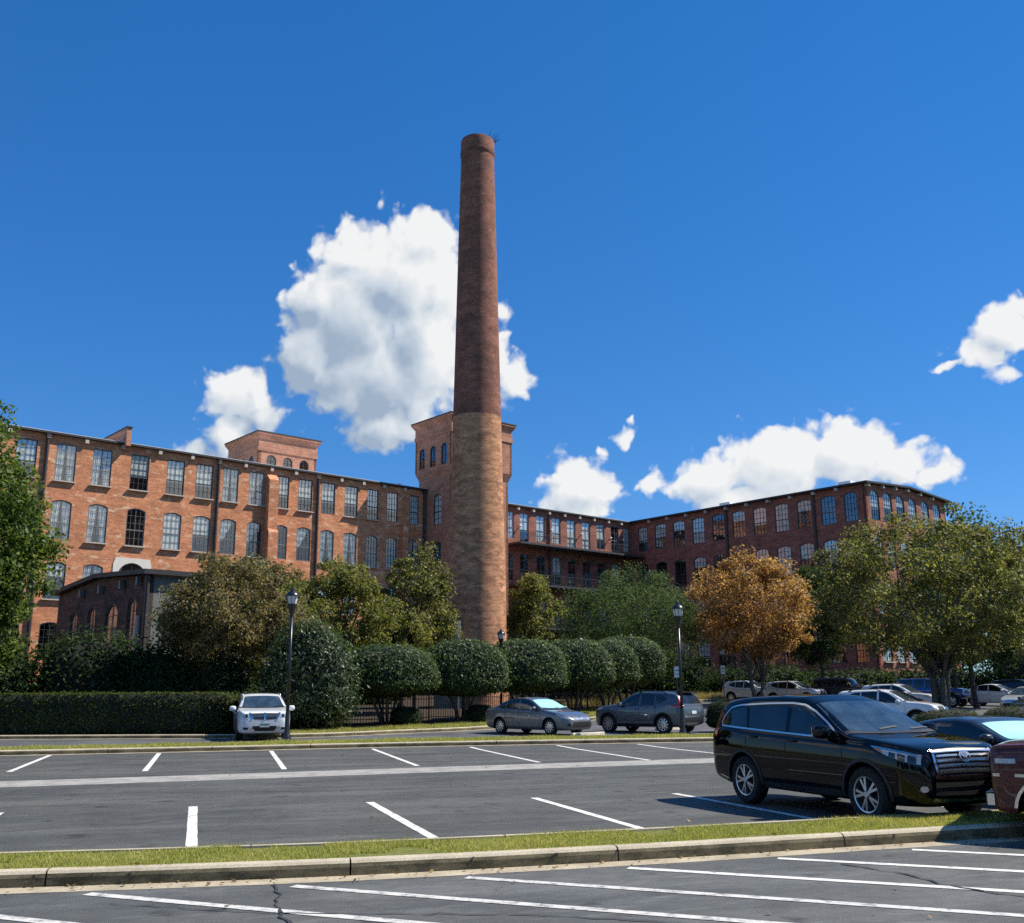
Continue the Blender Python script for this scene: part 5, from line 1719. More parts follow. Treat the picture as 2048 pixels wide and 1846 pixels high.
    def handles(self, pts, mat):
        for s, v in ((1, 'L'), (-1, 'R')):
            for x, z in pts:
                co, no, _, _ = self.cast(v, x, z)
                if co is None: continue
                mb = MB(); mb.ellipsoid((x, co.y + s * .018, z), (.11, .022, .018), 10, 6, power=.7); mb.build('door_handle', mat if not isinstance(mat, str) else MATS[mat], self.root, smooth=True)

    def rails(self, x0, x1, mat='alloy'):
        sp = self.sp
        for s in (1, -1):
            pts = []
            for x in np.linspace(x0, x1, 8):
                w = self.section(x)[11][0] - .03
                co, no, _, _ = self.cast('T', x, s * w)
                pts.append(Vector((x, s * w, (co.z if co else 1.6) + (.055 if x0 < x < x1 else -.005))))
            mb = MB(); mb.tube(pts, [.02] * 8, 6); mb.build('roof_rail', MATS[mat], self.root, smooth=True)

    def windshield(self, mat='windshield_glass', shade=False):
        sp = self.sp; x0, x1 = sp['ws']            # base (front), top (rear)
        wl = lambda x: self.section(x)[11][0]
        yb, yt = wl(x0) - .02, wl(x1) - .05
        n = 9
        ys = np.linspace(-1, 1, n)
        top = [(x1 + .02 - .05 * (1 - abs(y)) * -1 * 0, y * yt) for y in ys]
        bot = [(x0 - .02 - .10 * y * y, y * yb) for y in ys]
        g = self.patch('windshield', 'T', top, bot, mat, nu=15, nv=9, off=.004)
        if shade:
            self.patch('sunshade', 'T', [(a - .04 * 0 - .06 + .0, b * .9) for a, b in [(p[0] + .06 + .05, p[1]) for p in top]], [(a - .10, b * .9) for a, b in bot], 'sunshade', nu=13, nv=7, off=.007, parent=g)
        # frame round the glass, cowl, wipers
        self.strip('cowl', 'T', [(x0 - .10 * y * y + .03, y * (yb + .01)) for y in np.linspace(-1, 1, 9)], .09, 'plastic_black', off=.006)
        for s in (-.25, .45):
            self.strip('wiper', 'T', [(x0 - .08, s * yb), (x0 - .14, (s + .45) * yb)], .03, 'plastic_black', off=.014)
        return g

    def rear_glass(self, view, top, bot, mat='car_glass'):
        return self.patch('rear_window', view, top, bot, mat, nu=11, nv=6, off=.004)


def finish(car, x, y, heading, label, cat, group=None, dz=0.0):
    r = car.root
    r.location = (x, y, gz(y) + dz)
    hx, hy = heading
    ang = math.atan2(hy, hx)
    pitch = 0.0
    r.rotation_euler = (0, 0, ang)
    tag(r, label, cat, group)
    return r


# --- body shapes (metres, x forward, origin midway between the axles on the ground)
SUV = dict(front=2.32, rear=-2.46, fa=1.395, ra=-1.395, wr=.375, hw=.96, rim=.655, spokes=10, double=True, tw=.245,
           top=[(-2.46, .92), (-2.44, 1.08), (-2.41, 1.18), (-2.33, 1.36), (-2.20, 1.60), (-2.08, 1.665), (-1.6, 1.71), (-.7, 1.74), (-.15, 1.725), (.2, 1.635), (.55, 1.465), (1.02, 1.205), (1.12, 1.175), (1.6, 1.13), (2.0, 1.075), (2.18, 1.03), (2.25, .98), (2.29, .90), (2.31, .80), (2.32, .72)],
           belt=[(-2.46, .88), (-2.40, 1.10), (-2.0, 1.18), (-1.0, 1.14), (.2, 1.10), (1.0, 1.075), (1.5, 1.055), (2.0, .99), (2.22, .91), (2.32, .68)],
           bot=[(-2.46, .54), (-2.38, .36), (-1.9, .27), (1.9, .25), (2.2, .26), (2.28, .32), (2.32, .40)],
           plan=[(-2.46, .74), (-2.42, .83), (-2.28, .90), (-1.8, .95), (-1.4, .965), (-.9, .955), (.9, .955), (1.4, .968), (1.75, .945), (2.0, .885), (2.16, .80), (2.27, .69), (2.32, .60)], ws=(1.06, .18))
SEDAN = dict(front=2.30, rear=-2.34, fa=1.35, ra=-1.35, wr=.315, hw=.885, rim=.66, spokes=10, double=False, tw=.205,
             top=[(-2.34, .70), (-2.31, .93), (-2.24, 1.0), (-1.9, 1.035), (-1.72, 1.07), (-1.3, 1.27), (-1.0, 1.375), (-.6, 1.435), (-.25, 1.45), (.05, 1.42), (.35, 1.31), (.7, 1.13), (1.02, .975), (1.12, .95), (1.6, .875), (2.0, .785), (2.18, .70), (2.26, .62), (2.30, .54)],
             belt=[(-2.34, .66), (-2.28, .93), (-1.6, .985), (-.8, .965), (.2, .925), (1.0, .90), (1.6, .82), (2.0, .72), (2.2, .62), (2.30, .5)],
             bot=[(-2.34, .42), (-2.2, .27), (-1.8, .2), (1.8, .18), (2.15, .19), (2.26, .25), (2.30, .33)],
             plan=[(-2.34, .66), (-2.28, .78), (-2.1, .85), (-1.6, .88), (-1, .888), (1.2, .888), (1.6, .875), (1.95, .82), (2.15, .73), (2.26, .62), (2.30, .54)], ws=(1.05, .16))
CROSS = dict(front=2.18, rear=-2.24, fa=1.35, ra=-1.35, wr=.36, hw=.93, rim=.68, spokes=10, double=False, rimmat='alloy', tw=.235,
             top=[(-2.24, .84), (-2.21, 1.02), (-2.16, 1.14), (-2.02, 1.42), (-1.93, 1.545), (-1.8, 1.585), (-1.2, 1.635), (-.4, 1.655), (.0, 1.63), (.3, 1.54), (.62, 1.36), (.93, 1.165), (1.04, 1.13), (1.5, 1.095), (1.9, 1.04), (2.05, .97), (2.13, .87), (2.17, .75), (2.18, .68)],
             belt=[(-2.24, .8), (-2.16, 1.06), (-1.7, 1.16), (-1.0, 1.07), (.0, 1.04), (.9, 1.03), (1.5, 1.0), (1.9, .95), (2.1, .84), (2.18, .64)],
             bot=[(-2.24, .5), (-2.15, .34), (-1.8, .25), (1.7, .23), (2.02, .25), (2.13, .33), (2.18, .44)],
             plan=[(-2.24, .74), (-2.18, .84), (-2.0, .9), (-1.5, .928), (1.2, .93), (1.6, .915), (1.9, .865), (2.07, .78), (2.15, .69), (2.18, .62)], ws=(.97, .20))


def side_windows(car, wins, trim='plastic_black', trim_w=.03, outline=None, mat='car_glass'):
    def f(v):
        for top, bot in wins:
            car.patch('window', v, top, bot, mat, nu=10, nv=6, off=.005)
        if outline:
            car.strip('window_trim', v, outline, trim_w, trim, off=.009)
    car.both(f)


def seams(car, lines):
    def f(v):
        for l in lines: car.strip('door_gap', v, l, .012, 'rubber', off=.003)
    car.both(f)


SUV_W = [([(-1.94, 1.38), (-1.80, 1.49), (-1.42, 1.54)], [(-2.0, 1.24), (-1.8, 1.225), (-1.30, 1.205)]),
         ([(-1.34, 1.545), (-.9, 1.56), (-.36, 1.57)], [(-1.24, 1.203), (-.8, 1.185), (-.32, 1.168)]),
         ([(-.28, 1.57), (-.02, 1.55), (.17, 1.50)], [(-.24, 1.165), (.3, 1.147), (.84, 1.128)])]
SUV_O = [(.92, 1.105), (.6, 1.115), (0, 1.135), (-.8, 1.165), (-1.6, 1.20), (-2.05, 1.222), (-2.08, 1.25), (-2.02, 1.37), (-1.85, 1.52), (-1.6, 1.56), (-.9, 1.59), (-.3, 1.60), (.02, 1.575), (.28, 1.48), (.58, 1.325), (.88, 1.14)]


def emblem(car, view, c, r, mat='chrome'):
    e = car.ellipse('emblem', view, c, r, r * .7, mat, off=.04, hole=.78)
    if e:
        car.ellipse('emblem_ring', view, (c[0], c[1] + r * .22), r * .58, r * .32, mat, off=.041, hole=.62, parent=e)
        car.ellipse('emblem_ring', view, c, r * .26, r * .62, mat, off=.042, hole=.5, parent=e)


# --- the black SUV
c = Car('parked_suv', SUV, 'paint_black')
side_windows(c, SUV_W, 'chrome', .026, SUV_O)
seams(c, [[(.90, 1.13), (.98, .9), (.96, .55), (.93, .36)], [(-.28, 1.19), (-.30, .9), (-.26, .36)], [(-1.28, 1.20), (-1.30, .95), (-1.08, .72), (-.98, .55), (-.96, .36)], [(.95, .36), (0, .36), (-.95, .36)]])
c.windshield()
c.rear_glass('B', [(-.62, 1.56), (0, 1.585), (.62, 1.56)], [(-.70, 1.17), (0, 1.17), (.70, 1.17)])
# face: chrome grille of slats, lamps, chin
yg = .50
c.patch('grille', 'F', [(-yg, 1.0), (0, 1.02), (yg, 1.0)], [(-yg * .98, .66), (0, .65), (yg * .98, .66)], 'rubber', nu=17, nv=9, off=.006)
gr = c.strip('grille_bar', 'F', [(-.54, .96), (-.3, .97), (0, .975), (.3, .97), (.54, .96)], .028, 'chrome', off=.03, nv=4)
for z in (.915, .855, .795, .735):
    c.strip('grille_slat', 'F', [(-yg * .96, z), (-.25, z + .008), (0, z + .01), (.25, z + .008), (yg * .96, z)], .024, 'chrome', off=.02, nv=3)
c.strip('grille_bar', 'F', [(-.58, .655), (-.3, .645), (0, .64), (.3, .645), (.58, .655)], .05, 'chrome', off=.035, nv=4)
for s_ in (-1, 1): c.strip('grille_bar', 'F', [(s_ * .525, .99), (s_ * .54, .83), (s_ * .52, .65)], .035, 'chrome', off=.02)
emblem(c, 'F', (0, .90), .10)
for s, v in ((1, 'L'), (-1, 'R')):
    h = c.patch('headlight', v, [(1.58, 1.02), (1.82, .995), (2.04, .96), (2.22, .915)], [(1.64, .99), (1.82, .92), (2.04, .855), (2.23, .81)], 'lamp_clear', nu=14, nv=6, off=.006)
    for xa in (1.86, 1.98, 2.10):
        c.patch('headlight_lens', v, [(xa, .965 - (xa - 1.86) * .16), (xa + .09, .95 - (xa - 1.86) * .16)], [(xa, .90 - (xa - 1.86) * .28), (xa + .09, .875 - (xa - 1.86) * .28)], 'car_glass', nu=5, nv=4, off=.012, parent=h)
    c.patch('side_marker', v, [(1.60, 1.013), (1.72, 1.0)], [(1.64, .991), (1.76, .945)], 'lamp_amber', nu=4, nv=3, off=.012, parent=h)
    c.strip('headlight_trim', v, [(1.56, 1.03), (1.82, 1.005), (2.04, .97), (2.22, .925)], .014, 'chrome', off=.01, parent=h)
    t = c.patch('taillight', v, [(-2.40, 1.16), (-2.10, 1.17)], [(-2.42, 1.0), (-2.16, 1.04)], 'lamp_red', nu=6, nv=5, off=.012)
    c.strip('taillight_trim', v, [(-2.40, 1.085), (-2.14, 1.10)], .05, 'chrome', off=.018, parent=t)
    for xa in (1.395, -1.395): c.strip('arch_trim', v, [(xa + .455 * math.cos(a_), .385 + .455 * math.sin(a_)) for a_ in np.linspace(-.15, math.pi + .15, 15)], .05, 'plastic_black', off=.008)
    c.strip('sill', v, [(-.90, .355), (.90, .355)], .09, 'plastic_black', off=.012)
    c.strip('door_crease', v, [(-1.0, .60), (0, .575), (.95, .55)], .03, 'paint_black', off=.016)
    c.ellipse('fog_lamp', 'F', (s * .70, .50), .04, .04, 'lamp_clear', off=.012)
c.patch('lower_grille', 'F', [(-.56, .585), (0, .58), (.56, .585)], [(-.58, .42), (0, .41), (.58, .42)], 'rubber', nu=13, nv=5, off=.006)
c.strip('chin_trim', 'F', [(-.60, .375), (-.3, .36), (0, .355), (.3, .36), (.60, .375)], .035, 'chrome', off=.02)
c.mirror(.70, 1.17, 'paint_black', (.11, .14, .10), .16)
c.handles([(-.12, 1.04), (-1.1, 1.07)], 'paint_black')
mb = MB(); mb.box((-2.25, 0, 1.625), (.22, 1.15, .035)); mb.build('spoiler', MATS['paint_black'], c.root)
c.root.scale = (.965, .965, .965)
finish(c, 5.02, 15.78, (.40, -.917), 'black SUV with chrome grille and alloy wheels parked at the grass island', 'car')
BLACK = c

# --- the white SUV facing the camera
JR = dict(SUV); JR.update(hw=.92, wr=.36, spokes=10)
JR['plan'] = [(x, w * .955) for x, w in SUV['plan']]
JR['front'], JR['rear'] = 2.34, -2.5
JR['plan'] = [(-2.50, .71), (-2.46, .80), (-2.3, .865), (-1.8, .912), (-1.2, .919), (1.2, .919), (1.7, .907), (2.0, .874), (2.2, .80), (2.3, .72), (2.34, .64)]
JR['belt'] = [(-2.5, .86), (-2.44, 1.08), (-2.0, 1.16), (-1.0, 1.12), (.2, 1.085), (1.0, 1.075), (1.5, 1.06), (2.0, 1.0), (2.25, .90), (2.34, .68)]
JR['bot'] = [(-2.5, .52), (-2.42, .36), (-1.9, .27), (1.9, .25), (2.2, .26), (2.3, .33), (2.34, .42)]
JR['ws'] = (1.05, .20)
JR['top'] = [(-2.50, .90), (-2.47, 1.06), (-2.40, 1.20), (-2.25, 1.52), (-2.1, 1.62), (-1.6, 1.67), (-.6, 1.69), (-.1, 1.665), (.25, 1.58), (.6, 1.42), (1.02, 1.17), (1.12, 1.14), (1.6, 1.10), (2.0, 1.06), (2.2, 1.01), (2.28, .95), (2.33, .82), (2.34, .74)]
c = Car('parked_suv', JR, 'paint_white')
side_windows(c, [([(a, b - .05) for a, b in t], [(a, b - .06) for a, b in bt]) for t, bt in SUV_W], 'plastic_black', .03)
seams(c, [[(.93, 1.05), (.98, .55), (.93, .36)], [(-.28, 1.12), (-.26, .36)], [(-1.28, 1.12), (-1.0, .6), (-.96, .36)]])
c.windshield()
c.patch('grille', 'F', [(-.46, .965), (0, .975), (.46, .965)], [(-.38, .76), (0, .74), (.38, .76)], 'rubber', nu=13, nv=6, off=.006)
for s in (-1, 1):
    c.strip('grille_trim', 'F', [(s * .50, .985), (s * .47, .87), (s * .40, .755)], .06, 'chrome', off=.014)
    c.patch('headlight', 'F', [(s * .54, .955), (s * .80, .95)], [(s * .50, .80), (s * .80, .82)], 'lamp_clear', nu=8, nv=6, off=.006)
    c.patch('headlight_lens', 'F', [(s * .57, .93), (s * .65, .93)], [(s * .57, .83), (s * .65, .83)], 'car_glass', nu=4, nv=4, off=.012)
    c.patch('fog_lamp', 'F', [(s * .54, .47), (s * .72, .48)], [(s * .56, .39), (s * .70, .40)], 'rubber', nu=5, nv=4, off=.008)
    c.strip('bumper_trim', 'F', [(s * .50, .50), (s * .42, .42), (s * .34, .36)], .05, 'chrome', off=.012)
    v = 'L' if s > 0 else 'R'
    c.patch('taillight', v, [(-2.44, 1.12), (-2.2, 1.13)], [(-2.45, .92), (-2.24, .95)], 'lamp_red', nu=6, nv=5, off=.008)
c.strip('grille_cross', 'F', [(0, .98), (0, .74)], .06, 'chrome', off=.016)
c.strip('grille_cross', 'F', [(-.42, .855), (0, .86), (.42, .855)], .022, 'chrome', off=.016)
c.patch('emblem', 'F', [(-.05, .93), (.05, .93)], [(-.03, .84), (.03, .84)], 'chrome', nu=4, nv=4, off=.024)
c.patch('lower_grille', 'F', [(-.42, .52), (0, .53), (.42, .52)], [(-.36, .35), (0, .34), (.36, .35)], 'rubber', nu=11, nv=5, off=.006)
pl = c.patch('licence_plate', 'F', [(-.16, .60), (.16, .60)], [(-.16, .48), (.16, .48)], 'plate_white', nu=4, nv=4, off=.022)
c.patch('plate_band', 'F', [(-.16, .605), (.16, .605)], [(-.16, .555), (.16, .555)], 'plate_green', nu=4, nv=3, off=.026, parent=pl)
c.mirror(.72, 1.10, 'paint_white', (.10, .12, .10), .16); c.handles([(-.12, .95), (-1.1, .98)], 'paint_white'); c.rails(-1.7, -.1, 'alloy')
finish(c, -10.15, 41.15, (.30, -.954), 'white SUV facing the camera beside the box hedge', 'car')
c.root.location = (-9.75, 40.0, gz(40.0)); c.root.scale = (1.0, 1.06, 1.0)
WHITE = c

# --- the grey sedan with a sunshade
SED_W = [([(-1.38, 1.13), (-1.22, 1.22), (-1.02, 1.29)], [(-1.42, 1.045), (-1.25, 1.04), (-1.06, 1.035)]),
         ([(-.97, 1.305), (-.7, 1.345), (-.36, 1.365)], [(-1.0, 1.03), (-.6, 1.015), (-.34, 1.005)]),
         ([(-.28, 1.367), (-.05, 1.35), (.16, 1.29)], [(-.26, 1.0), (.2, .98), (.80, .955)])]
SED_O = [(.86, .945), (.2, .962), (-.6, .998), (-1.44, 1.03), (-1.46, 1.06), (-1.28, 1.22), (-1.0, 1.325), (-.6, 1.375), (-.2, 1.39), (.08, 1.355), (.4, 1.22), (.82, .97)]


def sedan_dress(c, paintm, shade=False, chrome=True):
    side_windows(c, SED_W, 'plastic_black', .022, SED_O)
    seams(c, [[(.86, .93), (.92, .7), (.88, .28)], [(-.30, 1.0), (-.30, .7), (-.26, .26)], [(-1.05, 1.03), (-1.08, .8), (-.93, .55), (-.90, .28)]])
    c.windshield(shade=shade)
    c.rear_glass('T', [(-1.08, -.5), (-1.05, 0), (-1.08, .5)], [(-1.62, -.58), (-1.66, 0), (-1.62, .58)])
    c.patch('grille', 'F', [(-.36, .675), (0, .685), (.36, .675)], [(-.34, .585), (0, .58), (.34, .585)], 'chrome' if chrome else 'rubber', nu=11, nv=4, off=.01)
    c.patch('lower_grille', 'F', [(-.50, .50), (0, .515), (.50, .50)], [(-.54, .32), (0, .31), (.54, .32)], 'rubber', nu=11, nv=5, off=.006)
    for s, v in ((1, 'L'), (-1, 'R')):
        h = c.patch('headlight', v, [(1.66, .80), (1.9, .77), (2.2, .70)], [(1.72, .755), (1.9, .68), (2.2, .60)], 'lamp_clear', nu=12, nv=5, off=.006)
        c.patch('fog_lamp', 'F', [(s * .60, .42), (s * .70, .44)], [(s * .60, .34), (s * .70, .36)], 'rubber', nu=4, nv=4, off=.008)
        c.patch('taillight', v, [(-2.30, .90), (-2.0, .93)], [(-2.31, .76), (-2.04, .84)], 'lamp_red', nu=7, nv=5, off=.007)
    c.mirror(.62, .99, paintm, (.085, .10, .07), .13); c.handles([(-.14, .86), (-.98, .89)], paintm)


c = Car('parked_sedan', SEDAN, 'paint_grey'); sedan_dress(c, 'paint_grey', True); emblem(c, 'F', (0, .66), .075)
finish(c, 1.0, 41.9, (.72, -.694), 'grey sedan with a mint sunshade behind its windshield', 'car')
GREY = c

# --- slate compact crossover seen from behind
CR_W = [([(-1.52, 1.38), (-1.25, 1.49), (-.98, 1.515)], [(-1.50, 1.27), (-1.2, 1.17), (-.98, 1.125)]),
        ([(-.93, 1.52), (-.6, 1.54), (-.26, 1.55)], [(-.93, 1.12), (-.6, 1.10), (-.26, 1.085)]),
        ([(-.18, 1.55), (.02, 1.52), (.18, 1.47)], [(-.18, 1.085), (.3, 1.07), (.80, 1.06)])]


def cross_dress(c, paintm, tall_lamps=True):
    side_windows(c, CR_W, 'plastic_black', .03, None)
    seams(c, [[(.86, 1.04), (.93, .8), (.88, .34)], [(-.22, 1.08), (-.22, .34)], [(-1.0, 1.12), (-1.05, .9), (-.93, .62), (-.90, .36)]])
    c.windshield()
    c.rear_glass('B', [(-.56, 1.50), (0, 1.515), (.56, 1.50)], [(-.66, 1.16), (0, 1.15), (.66, 1.16)])
    for s, v in ((1, 'L'), (-1, 'R')):
        if tall_lamps:
            c.patch('taillight', v, [(-2.10, 1.40), (-1.98, 1.42)], [(-2.17, 1.10), (-2.02, 1.13)], 'lamp_red', nu=5, nv=7, off=.008)
            c.patch('taillight', v, [(-2.17, 1.12), (-1.80, 1.13)], [(-2.20, .99), (-1.90, 1.04)], 'lamp_red', nu=8, nv=5, off=.009)
        else:
            c.patch('taillight', v, [(-2.17, 1.12), (-1.90, 1.13)], [(-2.20, .95), (-1.95, 1.0)], 'lamp_red', nu=8, nv=5, off=.009)
        c.patch('headlight', v, [(1.62, 1.0), (2.08, .93)], [(1.68, .93), (2.08, .82)], 'lamp_clear', nu=9, nv=5, off=.006)
        c.strip('sill', v, [(-.86, .335), (.86, .335)], .09, 'plastic_black', off=.01)
        for xa in (1.35, -1.35): c.strip('arch_trim', v, [(xa + .435 * math.cos(a), .37 + .435 * math.sin(a)) for a in np.linspace(-.15, math.pi + .15, 15)], .06, 'plastic_black', off=.008)
    c.patch('grille', 'F', [(-.42, .93), (0, .94), (.42, .93)], [(-.42, .70), (0, .69), (.42, .70)], 'rubber', nu=11, nv=5, off=.006)
    c.patch('lower_grille', 'F', [(-.5, .6), (.5, .6)], [(-.5, .45), (.5, .45)], 'rubber', nu=9, nv=4, off=.006)
    c.patch('rear_bumper', 'B', [(-.66, .62), (0, .62), (.66, .62)], [(-.62, .45), (0, .44), (.62, .45)], 'plastic_black', nu=9, nv=4, off=.008)
    c.strip('bumper_trim', 'B', [(-.66, .66), (0, .66), (.66, .66)], .05, 'chrome', off=.012)
    c.patch('licence_plate', 'B', [(-.16, .88), (.16, .88)], [(-.16, .76), (.16, .76)], 'plate_white', nu=4, nv=4, off=.014)
    c.mirror(.66, 1.10, paintm, (.09, .10, .08), .13); c.handles([(-.10, .95), (-.96, .98)], paintm); c.rails(-1.5, -.1, 'plastic_black')


c = Car('parked_crossover', CROSS, 'paint_slate'); cross_dress(c, 'paint_slate')
mb = MB(); mb.box((-1.9, 0, 1.60), (.26, 1.1, .04)); mb.build('spoiler', MATS['plastic_black'], c.root)
finish(c, 5.5, 42.6, (-.74, .672), 'slate blue compact crossover with tall red tail lamps by the lamp post', 'car')
SLATE = c

# --- black coupe between the SUV and the pickup
CP = dict(SEDAN); CP['top'] = [(x, z * (.90 if -1.9 < x < 1.0 else .97)) for x, z in SEDAN['top']]; CP['belt'] = [(x, z * .95) for x, z in SEDAN['belt']]
CP.update(wr=.34, rim=.7)
c = Car('parked_coupe', CP, 'paint_dark')
side_windows(c, [([(-.95, 1.17), (-.6, 1.21), (-.15, 1.22), (.1, 1.18)], [(-.98, .985), (-.5, .965), (.2, .94), (.72, .915)])], 'plastic_black', .022, None)
c.windshield(shade=True)
c.rear_glass('T', [(-1.08, -.5), (-1.05, 0), (-1.08, .5)], [(-1.62, -.58), (-1.66, 0), (-1.62, .58)])
for s, v in ((1, 'L'), (-1, 'R')):
    c.patch('headlight', v, [(1.72, .78), (2.18, .68)], [(1.76, .72), (2.18, .60)], 'lamp_clear', nu=9, nv=4, off=.006)
    c.patch('taillight', v, [(-2.30, .88), (-2.05, .9)], [(-2.31, .76), (-2.08, .80)], 'lamp_red', nu=6, nv=4, off=.007)
    c.strip('window_trim', v, [(.80, .905), (.2, .925), (-.5, .95), (-1.02, .965)], .02, 'plastic_black', off=.01)
c.patch('grille', 'F', [(-.5, .60), (.5, .60)], [(-.5, .42), (.5, .42)], 'rubber', nu=9, nv=4, off=.006)
c.mirror(.60, .95, 'paint_dark', (.085, .10, .07), .13); c.handles([(-.3, .82)], 'paint_dark')
finish(c, 8.05, 17.3, (.40, -.917), 'low black coupe with a mint sunshade between the black SUV and the pickup', 'car')

# --- maroon square-bodied pickup cut off by the right edge
PK = dict(front=2.36, rear=-2.85, fa=1.72, ra=-1.50, wr=.325, hw=.99, rim=.6, spokes=8, double=False, rimmat='chrome', tw=.21, gap=.05, tumble=.12, edge=.03,
          top=[(-2.85, 1.02), (-2.83, 1.12), (-.95, 1.13), (-.93, 1.14), (-.90, 1.66), (-.82, 1.74), (-.3, 1.765), (.25, 1.75), (.36, 1.70), (.76, 1.19), (.80, 1.165), (1.5, 1.13), (2.2, 1.095), (2.3, 1.08), (2.34, 1.05), (2.36, .98)],
          belt=[(-2.85, 1.0), (-2.8, 1.09), (.8, 1.10), (2.2, 1.04), (2.3, 1.02), (2.36, .92)],
          bot=[(-2.85, .45), (-2.7, .34), (2.2, .30), (2.33, .33), (2.36, .38)],
          plan=[(-2.85, .93), (-2.8, .98), (-1, .995), (1.8, .995), (2.2, .98), (2.33, .955), (2.36, .93)], ws=(.74, .38))
c = Car('pickup_truck', PK, 'paint_maroon')
side_windows(c, [([(-.74, 1.62), (-.3, 1.65), (.26, 1.63)], [(-.76, 1.17), (-.2, 1.17), (.62, 1.17)])], 'chrome', .025, [(.66, 1.15), (-.2, 1.15), (-.78, 1.15), (-.80, 1.2), (-.77, 1.64), (-.3, 1.675), (.28, 1.655), (.66, 1.17)])
c.windshield()
for s, v in ((1, 'L'), (-1, 'R')):
    c.strip('body_trim', v, [(-2.7, .74), (-1.95, .74)], .035, 'chrome', off=.012); c.strip('body_trim', v, [(-1.08, .74), (2.32, .74)], .035, 'chrome', off=.012)
    for xa in (1.72, -1.5): c.strip('arch_trim', v, [(xa + .39 * math.cos(a), .335 + .39 * math.sin(a)) for a in np.linspace(.1, math.pi - .1, 15)], .035, 'chrome', off=.012)
    c.patch('side_marker', v, [(2.06, .93), (2.28, .925)], [(2.06, .875), (2.28, .87)], 'lamp_clear', nu=5, nv=3, off=.014)
    c.patch('headlight', 'F', [(s * .60, .95), (s * .88, .95)], [(s * .60, .75), (s * .88, .75)], 'lamp_clear', nu=5, nv=5, off=.012)
    c.strip('door_gap', v, [(.72, 1.14), (.78, .8), (.74, .5)], .014, 'rubber', off=.003); c.strip('door_gap', v, [(-.80, 1.14), (-.80, .5)], .014, 'rubber', off=.003); c.strip('bed_gap', v, [(-.93, 1.1), (-.93, .5)], .025, 'rubber', off=.003)
c.patch('grille', 'F', [(-.58, .97), (.58, .97)], [(-.58, .70), (.58, .70)], 'chrome', nu=11, nv=5, off=.01)
mb = MB(); mb.box((2.39, 0, .46), (.08, 1.84, .15)); bp_ = mb.build('bumper', MATS['alloy_dark'], c.root)
for s in (1, -1):
    mb = MB(); mb.box((2.37, s * .945, .46), (.08, .05, .13)); mb.build('bumper_end', MATS['chrome'], bp_)
c.mirror(.62, 1.25, 'chrome', (.05, .10, .13), .18); c.handles([(-.55, 1.02)], 'chrome')
_h = Vector((-.84, .54)).normalized()
finish(c, 0, 0, tuple(_h), 'maroon square-bodied pickup with chrome trim cut off by the right edge', 'truck')
_fw = Vector((6.25, 12.25)); _ctr = _fw - _h * 1.72 + Vector((_h.y, -_h.x)) * .87
c.root.location = (_ctr.x, _ctr.y, 0)


# --- cars further back in the far lot
def recolour(root, old, new):
    def rec(o):
        if o.type == 'MESH':
            for i, sl_ in enumerate(o.material_slots):
                if sl_.material == MATS[old]:
                    sl_.link = 'OBJECT'; sl_.material = MATS[new]
        for ch_ in o.children: rec(ch_)
    rec(root)


def clone(src, old, new, x, y, heading, label, cat='car', name=None, scale=None):
    r = copy_tree(src.root)
    if name: r.name = name
    r.location = (x, y, gz(y)); r.rotation_euler = (0, 0, math.atan2(heading[1], heading[0]))
    if old != new: recolour(r, old, new)
    if 'group' in r: del r['group']
    tag(r, label, cat, 'cars in the far lot')
    return r


c = Car('parked_crossover', CROSS, 'paint_silver'); cross_dress(c, 'paint_silver', False)
finish(c, 20.9, 76.5, (.72, -.69), 'silver crossover parked under the orange tree, right of another', 'car', 'cars in the far lot')
SILV = c
clone(SILV, 'paint_silver', 'paint_pearl', 18.6, 80.5, (.72, -.69), 'pearl white off-road wagon with roof rails, leftmost beside the orange tree trunk', 'car')
clone(SILV, 'paint_silver', 'paint_white', 22.3, 59.5, (.74, -.67), 'white crossover just left of the olive tree trunk')
c = Car('parked_sedan', SEDAN, 'paint_white'); sedan_dress(c, 'paint_white')
finish(c, 32.6, 69.5, (.7, -.71), 'white sedan nose showing beside the olive tree trunk', 'car', 'cars in the far lot'); WS = c
clone(SILV, 'paint_silver', 'paint_white', 16.3, 44.9, (.80, -.60), 'white crossover right behind the black SUV')
clone(WS, 'paint_white', 'paint_dark', 19.0, 51.2, (.76, -.65), 'dark sedan between the two white crossovers')
clone(WS, 'paint_white', 'paint_silver', 30.2, 60.5, (-.78, -.62), 'silver sedan facing left at the right edge', 'car')
clone(WS, 'paint_white', 'paint_dark', 26.6, 51.8, (-.80, -.60), 'dark sedan cut off by the right edge below the olive tree')
clone(SILV, 'paint_silver', 'paint_dark', 38.3, 77.5, (.75, -.66), 'dark crossover furthest back at the right edge')
